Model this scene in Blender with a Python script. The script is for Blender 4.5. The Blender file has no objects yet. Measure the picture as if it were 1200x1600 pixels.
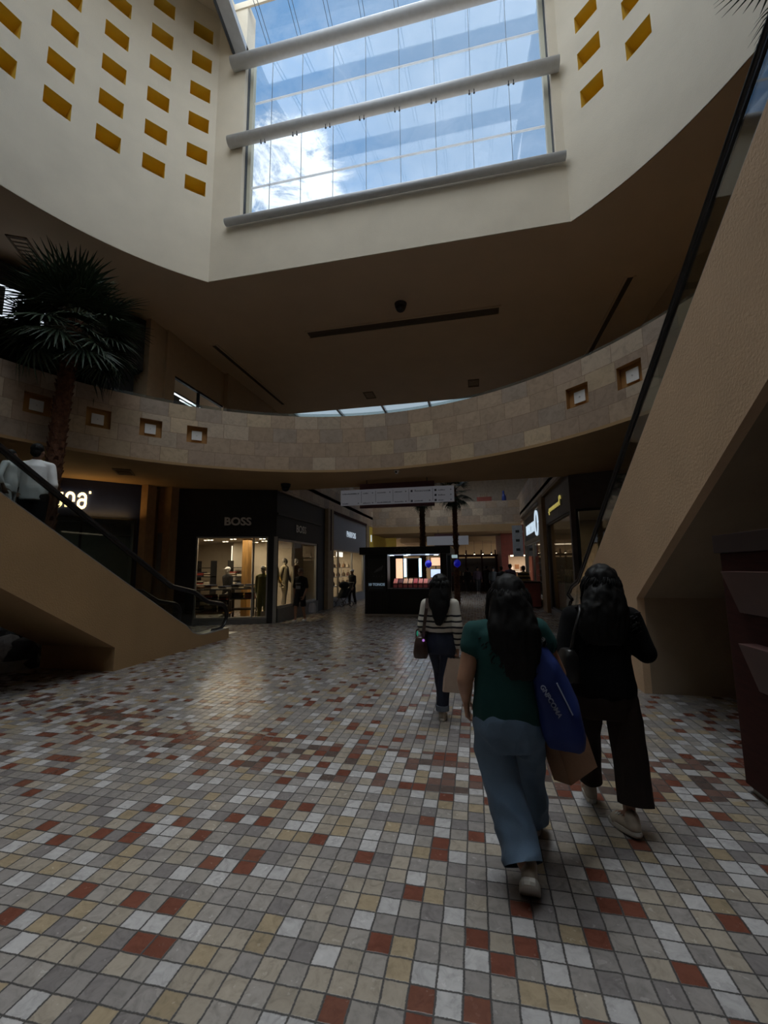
import bpy, bmesh, math, random
from mathutils import Vector, Matrix, noise
random.seed(7)
SC = bpy.context.scene
COL = SC.collection
PI = math.pi
R_ = math.radians

# ------------------------------------------------------------------ materials
MATS = {}
GLOW, ZEN_FILL, EXPO = 3.1, 11.0, 0.0
class NT:
    """a short way to write node trees"""
    def __init__(s, tree):
        s.t = tree; s.n = tree.nodes; s.l = tree.links
    def add(s, typ, **kw):
        n = s.n.new(typ)
        for k, v in kw.items(): setattr(n, k, v)
        return n
    def link(s, a, b): s.l.new(a, b)
    def math(s, op, a, b=None, c=None, clamp=False):
        n = s.add('ShaderNodeMath', operation=op, use_clamp=clamp)
        for i, v in enumerate((a, b, c)):
            if v is None: continue
            if isinstance(v, (int, float)): n.inputs[i].default_value = v
            else: s.link(v, n.inputs[i])
        return n.outputs[0]
    def vmath(s, op, a, b=None):
        n = s.add('ShaderNodeVectorMath', operation=op)
        for i, v in enumerate((a, b)):
            if v is None: continue
            if isinstance(v, (tuple, list, Vector)): n.inputs[i].default_value = v
            else: s.link(v, n.inputs[i])
        return n.outputs['Value'] if op in ('DOT_PRODUCT', 'LENGTH', 'DISTANCE') else n.outputs[0]
    def sep(s, v):
        n = s.add('ShaderNodeSeparateXYZ'); s.link(v, n.inputs[0]); return n.outputs
    def comb(s, x, y, z=0.0):
        n = s.add('ShaderNodeCombineXYZ')
        for i, v in enumerate((x, y, z)):
            if isinstance(v, (int, float)): n.inputs[i].default_value = v
            else: s.link(v, n.inputs[i])
        return n.outputs[0]
    def noise(s, vec, scale, detail=3.0, rough=0.55, dist=0.0):
        n = s.add('ShaderNodeTexNoise')
        n.inputs['Scale'].default_value = scale; n.inputs['Detail'].default_value = detail
        n.inputs['Roughness'].default_value = rough; n.inputs['Distortion'].default_value = dist
        if vec is not None: s.link(vec, n.inputs['Vector'])
        return n.outputs['Fac']
    def ramp(s, fac, stops, interp='LINEAR'):
        n = s.add('ShaderNodeValToRGB'); cr = n.color_ramp; cr.interpolation = interp
        while len(cr.elements) < len(stops): cr.elements.new(0.5)
        for e, (p, c) in zip(cr.elements, stops):
            e.position = p; e.color = (c, c, c, 1) if isinstance(c, (int, float)) else (*c, 1)
        s.link(fac, n.inputs[0]); return n.outputs[0]
    def mix(s, fac, a, b, blend='MIX'):
        n = s.add('ShaderNodeMix', data_type='RGBA', blend_type=blend)
        for i, v in ((0, fac), (6, a), (7, b)):
            if isinstance(v, (int, float)): n.inputs[i].default_value = v
            elif isinstance(v, (tuple, list)): n.inputs[i].default_value = (*v, 1)
            else: s.link(v, n.inputs[i])
        return n.outputs[2]
    def maprange(s, v, a, b, c, d, smooth=False):
        n = s.add('ShaderNodeMapRange', interpolation_type='SMOOTHSTEP' if smooth else 'LINEAR')
        s.link(v, n.inputs[0])
        for i, x in enumerate((a, b, c, d)): n.inputs[i + 1].default_value = x
        return n.outputs[0]

def newmat(name):
    m = bpy.data.materials.new(name); m.use_nodes = True
    t = NT(m.node_tree); b = m.node_tree.nodes['Principled BSDF']
    MATS[name] = m
    return m, t, b

def M(name, col, rough=0.6, metal=0.0, vary=0.12, vscale=6.0, bump=0.0, bscale=60.0, emit=0.0, ecol=None, spec=0.5, sheen=0.0, stretch=None):
    if name in MATS: return MATS[name]
    m, t, b = newmat(name)
    b.inputs['Roughness'].default_value = rough; b.inputs['Metallic'].default_value = metal
    b.inputs['Specular IOR Level'].default_value = spec
    if sheen: b.inputs['Sheen Weight'].default_value = sheen
    co = t.add('ShaderNodeTexCoord').outputs['Object']
    if stretch: co = t.vmath('MULTIPLY', co, stretch)
    f = t.noise(co, vscale, 4.0)
    dark = tuple(c * (1 - vary) for c in col); light = tuple(min(1, c * (1 + vary)) for c in col)
    t.link(t.ramp(f, [(0.3, dark), (0.7, light)]), b.inputs['Base Color'])
    if bump:
        bp = t.add('ShaderNodeBump'); bp.inputs['Strength'].default_value = bump; bp.inputs['Distance'].default_value = 0.01
        t.link(t.noise(co, bscale, 3.0), bp.inputs['Height']); t.link(bp.outputs[0], b.inputs['Normal'])
    if emit:
        b.inputs['Emission Color'].default_value = (*(ecol or col), 1); b.inputs['Emission Strength'].default_value = emit
    return m

def glass_mat(name, tint=(0.9, 0.95, 0.95), refl=1.0, base=0.03):
    """a thin clear sheet: passes light straight through and mirrors more at a glancing view"""
    if name in MATS: return MATS[name]
    m, t, b = newmat(name); t.n.remove(b)
    tr = t.add('ShaderNodeBsdfTransparent'); tr.inputs[0].default_value = (*tint, 1)
    gl = t.add('ShaderNodeBsdfGlossy'); gl.inputs['Roughness'].default_value = 0.02; gl.inputs[0].default_value = (0.95, 0.95, 0.95, 1)
    ge = t.add('ShaderNodeNewGeometry')
    c = t.math('ABSOLUTE', t.vmath('DOT_PRODUCT', ge.outputs['Normal'], ge.outputs['Incoming']))
    fr = t.math('MULTIPLY', t.math('POWER', t.math('SUBTRACT', 1.0, c, clamp=True), 5.0), 0.96)
    f = t.math('ADD', t.math('MULTIPLY', fr, refl), base, clamp=True)
    mx = t.add('ShaderNodeMixShader'); t.link(f, mx.inputs[0]); t.link(tr.outputs[0], mx.inputs[1]); t.link(gl.outputs[0], mx.inputs[2])
    t.link(mx.outputs[0], t.n['Material Output'].inputs[0])
    return m

def cells(name, coord, sx, sy, stops, grout, gw, rough, stagger=0.0, wob=0.006, band=None, vein=0.18, spec=0.5, bump=0.25, rvar=0.15):
    """rectangular stones, each with its own colour, in rows"""
    m, t, b = newmat(name)
    tc = t.add('ShaderNodeTexCoord').outputs[coord]
    w = t.noise(tc, 9.0, 2.0)
    p = t.sep(tc)
    wv = t.math('MULTIPLY', t.math('SUBTRACT', w, 0.5), wob)
    x = t.math('ADD', p[0], wv); y = t.math('ADD', p[1], wv)
    v = t.math('DIVIDE', y, sy); row = t.math('FLOOR', v)
    u = t.math('DIVIDE', x, sx)
    if stagger:
        rn = t.add('ShaderNodeTexWhiteNoise', noise_dimensions='1D'); t.link(row, rn.inputs['W'])
        u = t.math('ADD', u, t.math('MULTIPLY', rn.outputs['Value'], stagger))
    colm = t.math('FLOOR', u)
    wn = t.add('ShaderNodeTexWhiteNoise', noise_dimensions='2D'); t.link(t.comb(colm, row), wn.inputs['Vector'])
    c = t.ramp(wn.outputs['Value'], stops, 'CONSTANT')
    if band:
        c2 = t.ramp(wn.outputs['Value'], band['stops'], 'CONSTANT')
        yy = t.math('SUBTRACT', p[1], t.math('MULTIPLY', t.math('POWER', t.math('ADD', p[0], 0.7), 2.0), band['curve']))
        d = t.math('ABSOLUTE', t.math('SUBTRACT', yy, band['y']))
        k = t.math('LESS_THAN', d, band['half'])
        c = t.mix(k, c, c2)
    sv = t.vmath('ADD', t.vmath('MULTIPLY', tc, (1, 1, 1)), t.vmath('MULTIPLY', wn.outputs['Color'], (3, 3, 3)))
    n1 = t.noise(sv, 14.0 * (0.105 / sx) ** 0.5, 6.0, 0.65, 1.2)
    c = t.mix(1.0, c, t.ramp(n1, [(0.25, 1 - 2 * vein), (0.5, 1.0), (0.75, 1 + vein)]), 'MULTIPLY')
    c = t.mix(1.0, c, t.ramp(wn.outputs['Color'], [(0.0, 0.86), (1.0, 1.12)]), 'MULTIPLY')
    def edge(q, s):
        f = t.math('FRACT', q)
        return t.math('MULTIPLY', t.math('SUBTRACT', 0.5, t.math('ABSOLUTE', t.math('SUBTRACT', f, 0.5))), s)
    e = t.math('MINIMUM', edge(u, sx), edge(v, sy))
    rag = t.math('MULTIPLY', t.math('SUBTRACT', t.noise(tc, 120.0 * (0.105 / sx), 2.0), 0.45), gw * 1.6)
    g = t.maprange(t.math('ADD', e, rag), gw * 0.55, gw * 1.25, 1.0, 0.0)
    c = t.mix(g, c, grout)
    t.link(c, b.inputs['Base Color'])
    r = t.math('ADD', t.math('MULTIPLY', t.noise(sv, 22.0, 3.0), rvar), rough - rvar / 2)
    t.link(t.math('ADD', r, t.math('MULTIPLY', g, 0.3)), b.inputs['Roughness'])
    b.inputs['Specular IOR Level'].default_value = spec
    bp = t.add('ShaderNodeBump'); bp.inputs['Strength'].default_value = bump; bp.inputs['Distance'].default_value = 0.004
    hgt = t.math('ADD', t.math('SUBTRACT', 1.0, g), t.math('MULTIPLY', n1, 0.5))
    tilt = t.math('MULTIPLY', t.sep(wn.outputs['Color'])[0], 0.3)
    t.link(t.math('ADD', hgt, tilt), bp.inputs['Height']); t.link(bp.outputs[0], b.inputs['Normal'])
    return m

def stripes(name, c1, c2, period, duty, zmax, off=0.0):
    m, t, b = newmat(name)
    tc = t.add('ShaderNodeTexCoord').outputs['Object']
    z = t.math('ADD', t.sep(tc)[2], t.math('MULTIPLY', t.math('SUBTRACT', t.noise(tc, 7.0, 2.0), 0.5), 0.02))
    f = t.math('LESS_THAN', t.math('FRACT', t.math('DIVIDE', t.math('ADD', z, off), period)), duty)
    k = t.math('MULTIPLY', f, t.math('LESS_THAN', z, zmax))
    t.link(t.mix(k, c1, c2), b.inputs['Base Color'])
    b.inputs['Roughness'].default_value = 0.9
    bp = t.add('ShaderNodeBump'); bp.inputs['Strength'].default_value = 0.2; bp.inputs['Distance'].default_value = 0.003
    t.link(t.noise(tc, 180.0, 2.0), bp.inputs['Height']); t.link(bp.outputs[0], b.inputs['Normal'])
    return m

# ------------------------------------------------------------------ mesh helpers
def tag(o, label=None, cat=None, group=None, kind=None):
    if label: o['label'] = label
    if cat: o['category'] = cat
    if group: o['group'] = group
    if kind: o['kind'] = kind
    return o

def link_mesh(name, me, mats, parent=None):
    o = bpy.data.objects.new(name, me); COL.objects.link(o)
    for m in (mats if isinstance(mats, (list, tuple)) else [mats]): me.materials.append(m)
    if parent is not None: o.parent = parent
    return o

def empty(name, loc=(0, 0, 0), rz=0.0, label=None, cat=None, group=None, kind=None):
    o = bpy.data.objects.new(name, None); COL.objects.link(o)
    o.location = loc; o.rotation_euler = (0, 0, rz); o.empty_display_size = 0.1
    return tag(o, label, cat, group, kind)

class MB:
    """collects simple shapes into one mesh"""
    def __init__(s): s.v = []; s.f = []; s.mi = []; s.uv = None
    def _add(s, vs, fs, mi=0):
        k = len(s.v); s.v += [tuple(p) for p in vs]; s.f += [tuple(i + k for i in f) for f in fs]; s.mi += [mi] * len(fs); return s
    def quad(s, a, b, c, d, mi=0): return s._add((a, b, c, d), [(0, 1, 2, 3)], mi)
    def poly(s, pts, mi=0): return s._add(pts, [tuple(range(len(pts)))], mi)
    def box(s, lo, hi, mi=0, m=None):
        x0, y0, z0 = lo; x1, y1, z1 = hi
        vs = [(x0, y0, z0), (x1, y0, z0), (x1, y1, z0), (x0, y1, z0), (x0, y0, z1), (x1, y0, z1), (x1, y1, z1), (x0, y1, z1)]
        if m is not None: vs = [m @ Vector(p) for p in vs]
        return s._add(vs, [(3, 2, 1, 0), (4, 5, 6, 7), (0, 1, 5, 4), (1, 2, 6, 5), (2, 3, 7, 6), (3, 0, 4, 7)], mi)
    def prism(s, pts, d, mi=0):
        """a flat outline (list of 3D points) pushed along vector d"""
        n = len(pts); d = Vector(d); a = [Vector(p) for p in pts]; b = [p + d for p in a]
        fs = [tuple(range(n))[::-1], tuple(range(n, 2 * n))] + [(i, (i + 1) % n, n + (i + 1) % n, n + i) for i in range(n)]
        return s._add(a + b, fs, mi)
    def rings(s, rr, closed=True, caps=True, mi=0):
        n = len(rr[0]); vs = [p for r in rr for p in r]; fs = []
        for i in range(len(rr) - 1):
            for j in range(n if closed else n - 1):
                fs.append((i * n + j, i * n + (j + 1) % n, (i + 1) * n + (j + 1) % n, (i + 1) * n + j))
        if caps:
            fs.append(tuple(range(n))[::-1]); fs.append(tuple((len(rr) - 1) * n + j for j in range(n)))
        return s._add(vs, fs, mi)
    def tube(s, pts, rad, n=10, mi=0, caps=True):
        pts = [Vector(p) for p in pts]; rr = []
        if not isinstance(rad, (list, tuple)): rad = [rad] * len(pts)
        up = None
        for i, p in enumerate(pts):
            d = (pts[min(i + 1, len(pts) - 1)] - pts[max(i - 1, 0)])
            d = d.normalized() if d.length > 1e-9 else Vector((0, 0, 1))
            if up is None: up = d.orthogonal().normalized()
            else:
                up = up - d * up.dot(d)
                up = up.normalized() if up.length > 1e-6 else d.orthogonal().normalized()
            q = d.cross(up)
            rr.append([p + (up * math.cos(2 * PI * k / n) + q * math.sin(2 * PI * k / n)) * rad[i] for k in range(n)])
        return s.rings(rr, mi=mi, caps=caps)
    def cyl(s, a, b, r, r2=None, n=16, mi=0): return s.tube([a, b], [r, r if r2 is None else r2], n, mi)
    def ell(s, c, r, nu=16, nv=10, mi=0):
        c = Vector(c); rr = []
        if isinstance(r, (int, float)): r = (r, r, r)
        for i in range(1, nv):
            t = PI * i / nv
            rr.append([c + Vector((r[0] * math.sin(t) * math.cos(2 * PI * j / nu), r[1] * math.sin(t) * math.sin(2 * PI * j / nu), -r[2] * math.cos(t))) for j in range(nu)])
        k = len(s.v); s.rings(rr, caps=False, mi=mi)
        b = len(s.v); s.v += [tuple(c - Vector((0, 0, r[2]))), tuple(c + Vector((0, 0, r[2])))]
        top = k + (nv - 2) * nu
        for j in range(nu):
            s.f.append((b, k + (j + 1) % nu, k + j)); s.f.append((b + 1, top + j, top + (j + 1) % nu)); s.mi += [mi, mi]
        return s
    def mesh(s, name, smooth=False, weld=False):
        me = bpy.data.meshes.new(name); me.from_pydata(s.v, [], s.f)
        for p, m in zip(me.polygons, s.mi): p.material_index = m; p.use_smooth = smooth
        if weld:
            bm = bmesh.new(); bm.from_mesh(me); bmesh.ops.remove_doubles(bm, verts=bm.verts, dist=1e-5)
            bmesh.ops.recalc_face_normals(bm, faces=bm.faces); bm.to_mesh(me); bm.free()
        me.update(); return me
    def build(s, name, mats, parent=None, smooth=False, bevel=0.0, weld=False):
        o = link_mesh(name, s.mesh(name, smooth, weld), mats, parent)
        if bevel:
            md = o.modifiers.new('Bevel', 'BEVEL'); md.width = bevel; md.segments = 2; md.limit_method = 'ANGLE'
        return o

def boxobj(name, lo, hi, mat, parent=None, bevel=0.0): return MB().box(lo, hi).build(name, mat, parent, bevel=bevel)

def frame2(p0, p1):
    """local frame of an upright face running from p0 to p1 (x along, y outwards to the right-hand side, z up)"""
    a = Vector((p0[0], p0[1], 0)); d = Vector((p1[0] - p0[0], p1[1] - p0[1], 0)); L = d.length; d.normalize()
    n = Vector((d.y, -d.x, 0))
    m = Matrix.Identity(4); m.col[0][:3] = d; m.col[1][:3] = n; m.col[2][:3] = (0, 0, 1); m.col[3][:3] = a
    return m, L

def text(name, body, size, mat, m, parent=None, depth=0.02, bold=0.0, sx=1.0, align='CENTER'):
    cu = bpy.data.curves.new(name, 'FONT'); cu.body = body; cu.size = size; cu.extrude = depth; cu.offset = bold
    cu.align_x = align; cu.align_y = 'CENTER'; cu.resolution_u = 3
    t = bpy.data.objects.new(name + '_t', cu); COL.objects.link(t)
    bpy.context.view_layer.update()
    me = bpy.data.meshes.new_from_object(t.evaluated_get(bpy.context.evaluated_depsgraph_get()))
    bpy.data.objects.remove(t); bpy.data.curves.remove(cu)
    me.transform(m @ Matrix.Rotation(PI / 2, 4, 'X') @ Matrix.Diagonal((sx, 1, 1, 1)))
    me.materials.clear(); me.name = name
    return link_mesh(name, me, mat, parent)

def copy_tree(o, parent=None):
    c = o.copy(); COL.objects.link(c)
    if parent is not None: c.parent = parent
    for ch in list(o.children): copy_tree(ch, c)
    return c

# ------------------------------------------------------------------ soft bodies: overlapping shapes grown into one surface
def blob(name, prims, mat, parent=None, voxel=0.012, smooth=4, wrinkle=0.0, wfreq=(9, 9, 5), factor=0.5, dec=0.0, cuts=()):
    b = MB()
    for p in prims:
        k = p[0]
        if k == 'c':                               # chain of (x, y, z, r)
            q = p[1]
            for a in q: b.ell(a[:3], a[3], 14, 9)
            for a, c in zip(q, q[1:]): b.cyl(a[:3], c[:3], a[3], c[3], 14)
        elif k == 'l':                             # stacked ellipses (x, y, z, rx, ry[, squareness])
            rr = []
            for a in p[1]:
                e = 2.0 / (a[5] if len(a) > 5 else 2.0); ring = []
                for j in range(28):
                    c, s = math.cos(2 * PI * j / 28), math.sin(2 * PI * j / 28)
                    ring.append(Vector((a[0] + a[3] * abs(c) ** e * (1 if c > 0 else -1), a[1] + a[4] * abs(s) ** e * (1 if s > 0 else -1), a[2])))
                rr.append(ring)
            b.rings(rr)
        elif k == 'e': b.ell(p[1], p[2], 18, 12)
        elif k == 'b': b.box(p[1], p[2], m=p[3] if len(p) > 3 else None)
    me = b.mesh(name + '_raw'); o = bpy.data.objects.new(name + '_raw', me); COL.objects.link(o)
    bm = bmesh.new(); bm.from_mesh(me); bmesh.ops.recalc_face_normals(bm, faces=bm.faces); bm.to_mesh(me); bm.free()
    r = o.modifiers.new('r', 'REMESH'); r.mode = 'VOXEL'; r.voxel_size = voxel; r.use_smooth_shade = True
    if smooth:
        q = o.modifiers.new('s', 'SMOOTH'); q.factor = factor; q.iterations = smooth
    if dec:
        q = o.modifiers.new('d', 'DECIMATE'); q.ratio = dec
    bpy.context.view_layer.update()
    out = bpy.data.meshes.new_from_object(o.evaluated_get(bpy.context.evaluated_depsgraph_get()))
    bpy.data.objects.remove(o); bpy.data.meshes.remove(me)
    out.name = name
    for p, n, rad in cuts:                          # cut a hem: drop what lies beyond a plane near point p
        p = Vector(p); n = Vector(n).normalized(); bm = bmesh.new(); bm.from_mesh(out)
        fs = [f for f in bm.faces if (f.calc_center_median() - p).length < rad]
        gm = fs + list({e for f in fs for e in f.edges}) + list({v for f in fs for v in f.verts})
        bmesh.ops.bisect_plane(bm, geom=gm, plane_co=p, plane_no=n)
        bmesh.ops.delete(bm, geom=[v for v in bm.verts if (v.co - p).length < rad and (v.co - p).dot(n) > 1e-4], context='VERTS')
        bm.to_mesh(out); bm.free()
    if wrinkle:
        sd = random.random() * 50
        out.update()
        nn = [v.normal.copy() for v in out.vertices]
        for v, n in zip(out.vertices, nn):
            q = Vector((v.co.x * wfreq[0] + sd, v.co.y * wfreq[1], v.co.z * wfreq[2]))
            f = 1 - abs(noise.noise(q)) * 2.2 + 0.5 * noise.noise(q * 2.3)
            v.co += n * wrinkle * f
    for p in out.polygons: p.use_smooth = True
    return link_mesh(name, out, mat, parent)
# ------------------------------------------------------------------ palette
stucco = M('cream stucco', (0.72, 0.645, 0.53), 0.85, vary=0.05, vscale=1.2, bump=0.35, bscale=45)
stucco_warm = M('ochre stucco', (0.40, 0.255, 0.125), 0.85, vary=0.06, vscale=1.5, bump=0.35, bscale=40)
stucco_tan = M('tan stucco', (0.68, 0.475, 0.30), 0.85, vary=0.06, vscale=1.5, bump=0.5, bscale=35)
stucco_up = M('upper wall paint', (0.50, 0.38, 0.26), 0.85, vary=0.05)
ceil_m = M('ceiling paint', (0.68, 0.54, 0.40), 0.9, vary=0.04, vscale=1.0, bump=0.1)
ochre_deep = M('yellow ochre paint', (0.80, 0.56, 0.08), 0.85, vary=0.06, vscale=3)
ochre_brown = M('brown ochre paint', (0.42, 0.22, 0.075), 0.85, vary=0.08, vscale=3)
translucent = bpy.data.materials.new('white translucent strip'); translucent.use_nodes = True
_t = NT(translucent.node_tree); _t.n.remove(_t.n['Principled BSDF'])
_a = _t.add('ShaderNodeBsdfTranslucent'); _a.inputs[0].default_value = (0.95, 0.97, 1, 1); _b = _t.add('ShaderNodeBsdfDiffuse'); _b.inputs[0].default_value = (0.9, 0.92, 0.95, 1)
_m = _t.add('ShaderNodeMixShader'); _m.inputs[0].default_value = 0.3; _t.link(_a.outputs[0], _m.inputs[1]); _t.link(_b.outputs[0], _m.inputs[2]); _t.link(_m.outputs[0], _t.n['Material Output'].inputs[0])
milky = bpy.data.materials.new('milky skylight panel'); milky.use_nodes = True
_t = NT(milky.node_tree); _t.n.remove(_t.n['Principled BSDF']); _a = _t.add('ShaderNodeBsdfTranslucent'); _a.inputs[0].default_value = (0.40, 0.44, 0.46, 1); _t.link(_a.outputs[0], _t.n['Material Output'].inputs[0])
white_m = M('white plastic', (0.80, 0.80, 0.80), 0.5, vary=0.02)
white_steel = M('white painted steel', (0.54, 0.56, 0.60), 0.45, vary=0.05, vscale=8, bump=0.15, bscale=30)
black_m = M('black paint', (0.012, 0.012, 0.014), 0.45, vary=0.2)
black_matt = M('black matt', (0.010, 0.010, 0.011), 0.8, vary=0.2)
charcoal = M('charcoal panel', (0.022, 0.022, 0.024), 0.55, vary=0.1)
rubber = M('black rubber', (0.014, 0.012, 0.013), 0.35, vary=0.2)
steel = M('brushed steel', (0.55, 0.55, 0.55), 0.35, metal=1.0, vary=0.06, vscale=30)
alu = M('grey aluminium', (0.42, 0.41, 0.39), 0.45, metal=0.7, vary=0.05)
darkmetal = M('dark metal', (0.05, 0.045, 0.045), 0.4, metal=0.6, vary=0.1)
darkred = M('dark red wood', (0.040, 0.010, 0.008), 0.7, spec=0.2, vary=0.3, vscale=5, stretch=(1, 1, 8))
redpaint = M('brick red paint', (0.20, 0.045, 0.03), 0.6, vary=0.15)
glass = glass_mat('clear glass', (0.93, 0.96, 0.97))
glass_dark = glass_mat('balustrade glass', (0.70, 0.74, 0.73), 1.0, 0.05)
shop_glass = glass_mat('shop glass', (0.88, 0.90, 0.90), 0.8, 0.015)
wood = M('amber wood', (0.36, 0.19, 0.05), 0.5, vary=0.25, vscale=4, stretch=(6, 6, 0.6))
navy = M('navy panel', (0.012, 0.022, 0.085), 0.5, vary=0.15)
greyband = M('pale grey fascia', (0.30, 0.32, 0.36), 0.55, vary=0.04)
mauve = M('mauve grey fascia', (0.16, 0.135, 0.13), 0.6, vary=0.06)
shopwall = M('warm white shop wall', (0.55, 0.48, 0.38), 0.8, vary=0.05)
shopfloor = M('shop floor', (0.30, 0.26, 0.2), 0.4, vary=0.1)

stone = cells('sandstone cladding', 'UV', 0.60, 0.375, [(0.0, (0.453, 0.332, 0.234)), (0.2, (0.405, 0.295, 0.216)), (0.4, (0.481, 0.377, 0.280)), (0.55, (0.424, 0.305, 0.212)), (0.7, (0.357, 0.277, 0.216)), (0.85, (0.453, 0.341, 0.226)), (0.94, (0.529, 0.403, 0.270))],
              (0.260, 0.179, 0.126), 0.006, 0.6, stagger=1.0, wob=0.004, vein=0.14, bump=0.1)
stone_obj = cells('sandstone wall blocks', 'UV', 0.62, 0.42, [(0.0, (0.443, 0.323, 0.226)), (0.3, (0.405, 0.295, 0.216)), (0.5, (0.481, 0.377, 0.280)), (0.75, (0.365, 0.287, 0.226))],
                  (0.260, 0.179, 0.126), 0.006, 0.6, stagger=1.0, wob=0.004, vein=0.14, bump=0.1)
WHT, GRY, GR2, BEI, YEL, RED, DRK = (0.430, 0.418, 0.421), (0.262, 0.242, 0.233), (0.200, 0.183, 0.181), (0.323, 0.282, 0.233), (0.308, 0.246, 0.166), (0.154, 0.055, 0.037), (0.100, 0.073, 0.064)
floor_m = cells('tumbled floor tiles', 'Object', 0.1055, 0.1055,
                [(0.0, GRY), (0.19, BEI), (0.37, GR2), (0.47, YEL), (0.545, WHT), (0.73, (0.284, 0.260, 0.241)), (0.90, RED), (0.975, (0.161, 0.066, 0.045))],
                (0.042, 0.038, 0.037), 0.0055, 0.24, wob=0.010, vein=0.16, bump=0.28, rvar=0.2,
                band=dict(stops=[(0.0, DRK), (0.10, RED), (0.27, (0.154, 0.091, 0.075)), (0.42, BEI), (0.58, WHT), (0.78, YEL), (0.86, GRY)], y=3.72, half=0.34, curve=0.045))

# ------------------------------------------------------------------ camera
cam = bpy.data.cameras.new('camera'); co = bpy.data.objects.new('camera', cam); COL.objects.link(co)
cam.sensor_fit = 'HORIZONTAL'; cam.sensor_width = 36.0; cam.lens = 660.0 / 1200.0 * 36.0
cam.clip_start = 0.05; cam.clip_end = 300
Rm = ((0.97794, -0.03681, -0.20561), (0.20865, 0.12637, 0.96979), (-0.00971, -0.9913, 0.13126))
mw = Matrix.Identity(4)
for r in range(3):
    mw[r][0] = Rm[r][0]; mw[r][1] = -Rm[r][1]; mw[r][2] = -Rm[r][2]
mw[0][3], mw[1][3], mw[2][3] = 0, 0, 1.65
co.matrix_world = mw
SC.camera = co

# ------------------------------------------------------------------ sky: blue with broken cloud, plus added fill lobes out of view
w = bpy.data.worlds.new('sky'); SC.world = w; w.use_nodes = True
t = NT(w.node_tree); bg = t.n['Background']
d = t.add('ShaderNodeTexCoord').outputs['Generated']
d = t.vmath('NORMALIZE', d)
z = t.sep(d)[2]
blue = t.ramp(z, [(0.0, (0.62, 0.68, 0.74)), (0.42, (0.55, 0.65, 0.78)), (0.55, (0.22, 0.44, 0.78)), (0.66, (0.15, 0.36, 0.71)), (0.82, (0.20, 0.40, 0.72)), (1.0, (0.22, 0.42, 0.75))])
# a cloud layer: look up the point where the ray meets a flat layer
pz = t.math('MAXIMUM', z, 0.08)
s3 = t.sep(d)
pl = t.comb(t.math('DIVIDE', s3[0], pz), t.math('DIVIDE', s3[1], pz), 0.0)
n1 = t.noise(t.vmath('ADD', pl, (3.1, 1.7, 0.4)), 2.4, 9.0, 0.62, 0.6)
n2 = t.noise(t.vmath('ADD', pl, (7.7, 4.2, 1.4)), 8.0, 10.0, 0.68, 1.4)
def lobe(v, cin, cout):
    k = t.vmath('DOT_PRODUCT', d, Vector(v).normalized())
    return t.maprange(k, cout, cin, 0.0, 1.0, True)
l1 = lobe((-0.302, 0.637, 0.709), 0.9997, 0.9925)      # the white cloud low in the window
l2 = lobe((-0.30, 0.50, 0.82), 0.999, 0.955)          # broken cloud over the first roof panes
l3 = lobe((-0.10, 0.60, 0.79), 0.995, 0.93)
hazy = lobe((0.12, 0.60, 0.79), 0.99, 0.93)
bias = t.math('ADD', t.math('MULTIPLY', l1, 0.135), t.math('MULTIPLY', l2, 0.055))
dens = t.math('ADD', t.math('ADD', t.math('MULTIPLY', n1, 0.45), t.math('MULTIPLY', n2, 0.55)), bias)
cov = t.maprange(dens, 0.575, 0.70, 0.0, 1.0, True)
soft = t.maprange(dens, 0.40, 0.62, 0.0, 0.50, True)
veil = t.mix(t.math('MULTIPLY', hazy, 0.8), blue, (0.33, 0.47, 0.68))
c = t.mix(soft, veil, (0.48, 0.62, 0.84))
c = t.mix(cov, c, t.mix(l1, (0.80, 0.88, 1.0), (1.35, 1.4, 1.45)))
# bright lobes added out of view, overhead and behind, to light walls and floor
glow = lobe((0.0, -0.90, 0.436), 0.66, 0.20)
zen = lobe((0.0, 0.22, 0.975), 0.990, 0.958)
g = t.math('ADD', t.math('MULTIPLY', glow, GLOW), t.math('MULTIPLY', zen, ZEN_FILL))
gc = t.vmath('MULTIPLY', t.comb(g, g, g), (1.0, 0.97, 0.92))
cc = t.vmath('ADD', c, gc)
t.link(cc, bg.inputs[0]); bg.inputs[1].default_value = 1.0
w.cycles.sampling_method = 'MANUAL'; w.cycles.sample_map_resolution = 1024

# ------------------------------------------------------------------ the setting
def structure(o): o['kind'] = 'structure'; return o
DC = Vector((-2.08, 3.66)); DR = 6.8            # upper drum
BC = Vector((-2.45, 3.90)); BR = 6.40           # gallery parapet
ZS, ZT, ZC = 4.15, 5.62, 9.0                    # gallery lip, parapet top, gallery ceiling
FY = 8.87; FX0, FX1 = -6.46, 2.30               # upper front wall

def cyl_pt(c, r, a, zz): return Vector((c[0] + r * math.cos(R_(a)), c[1] + r * math.sin(R_(a)), zz))

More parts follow.
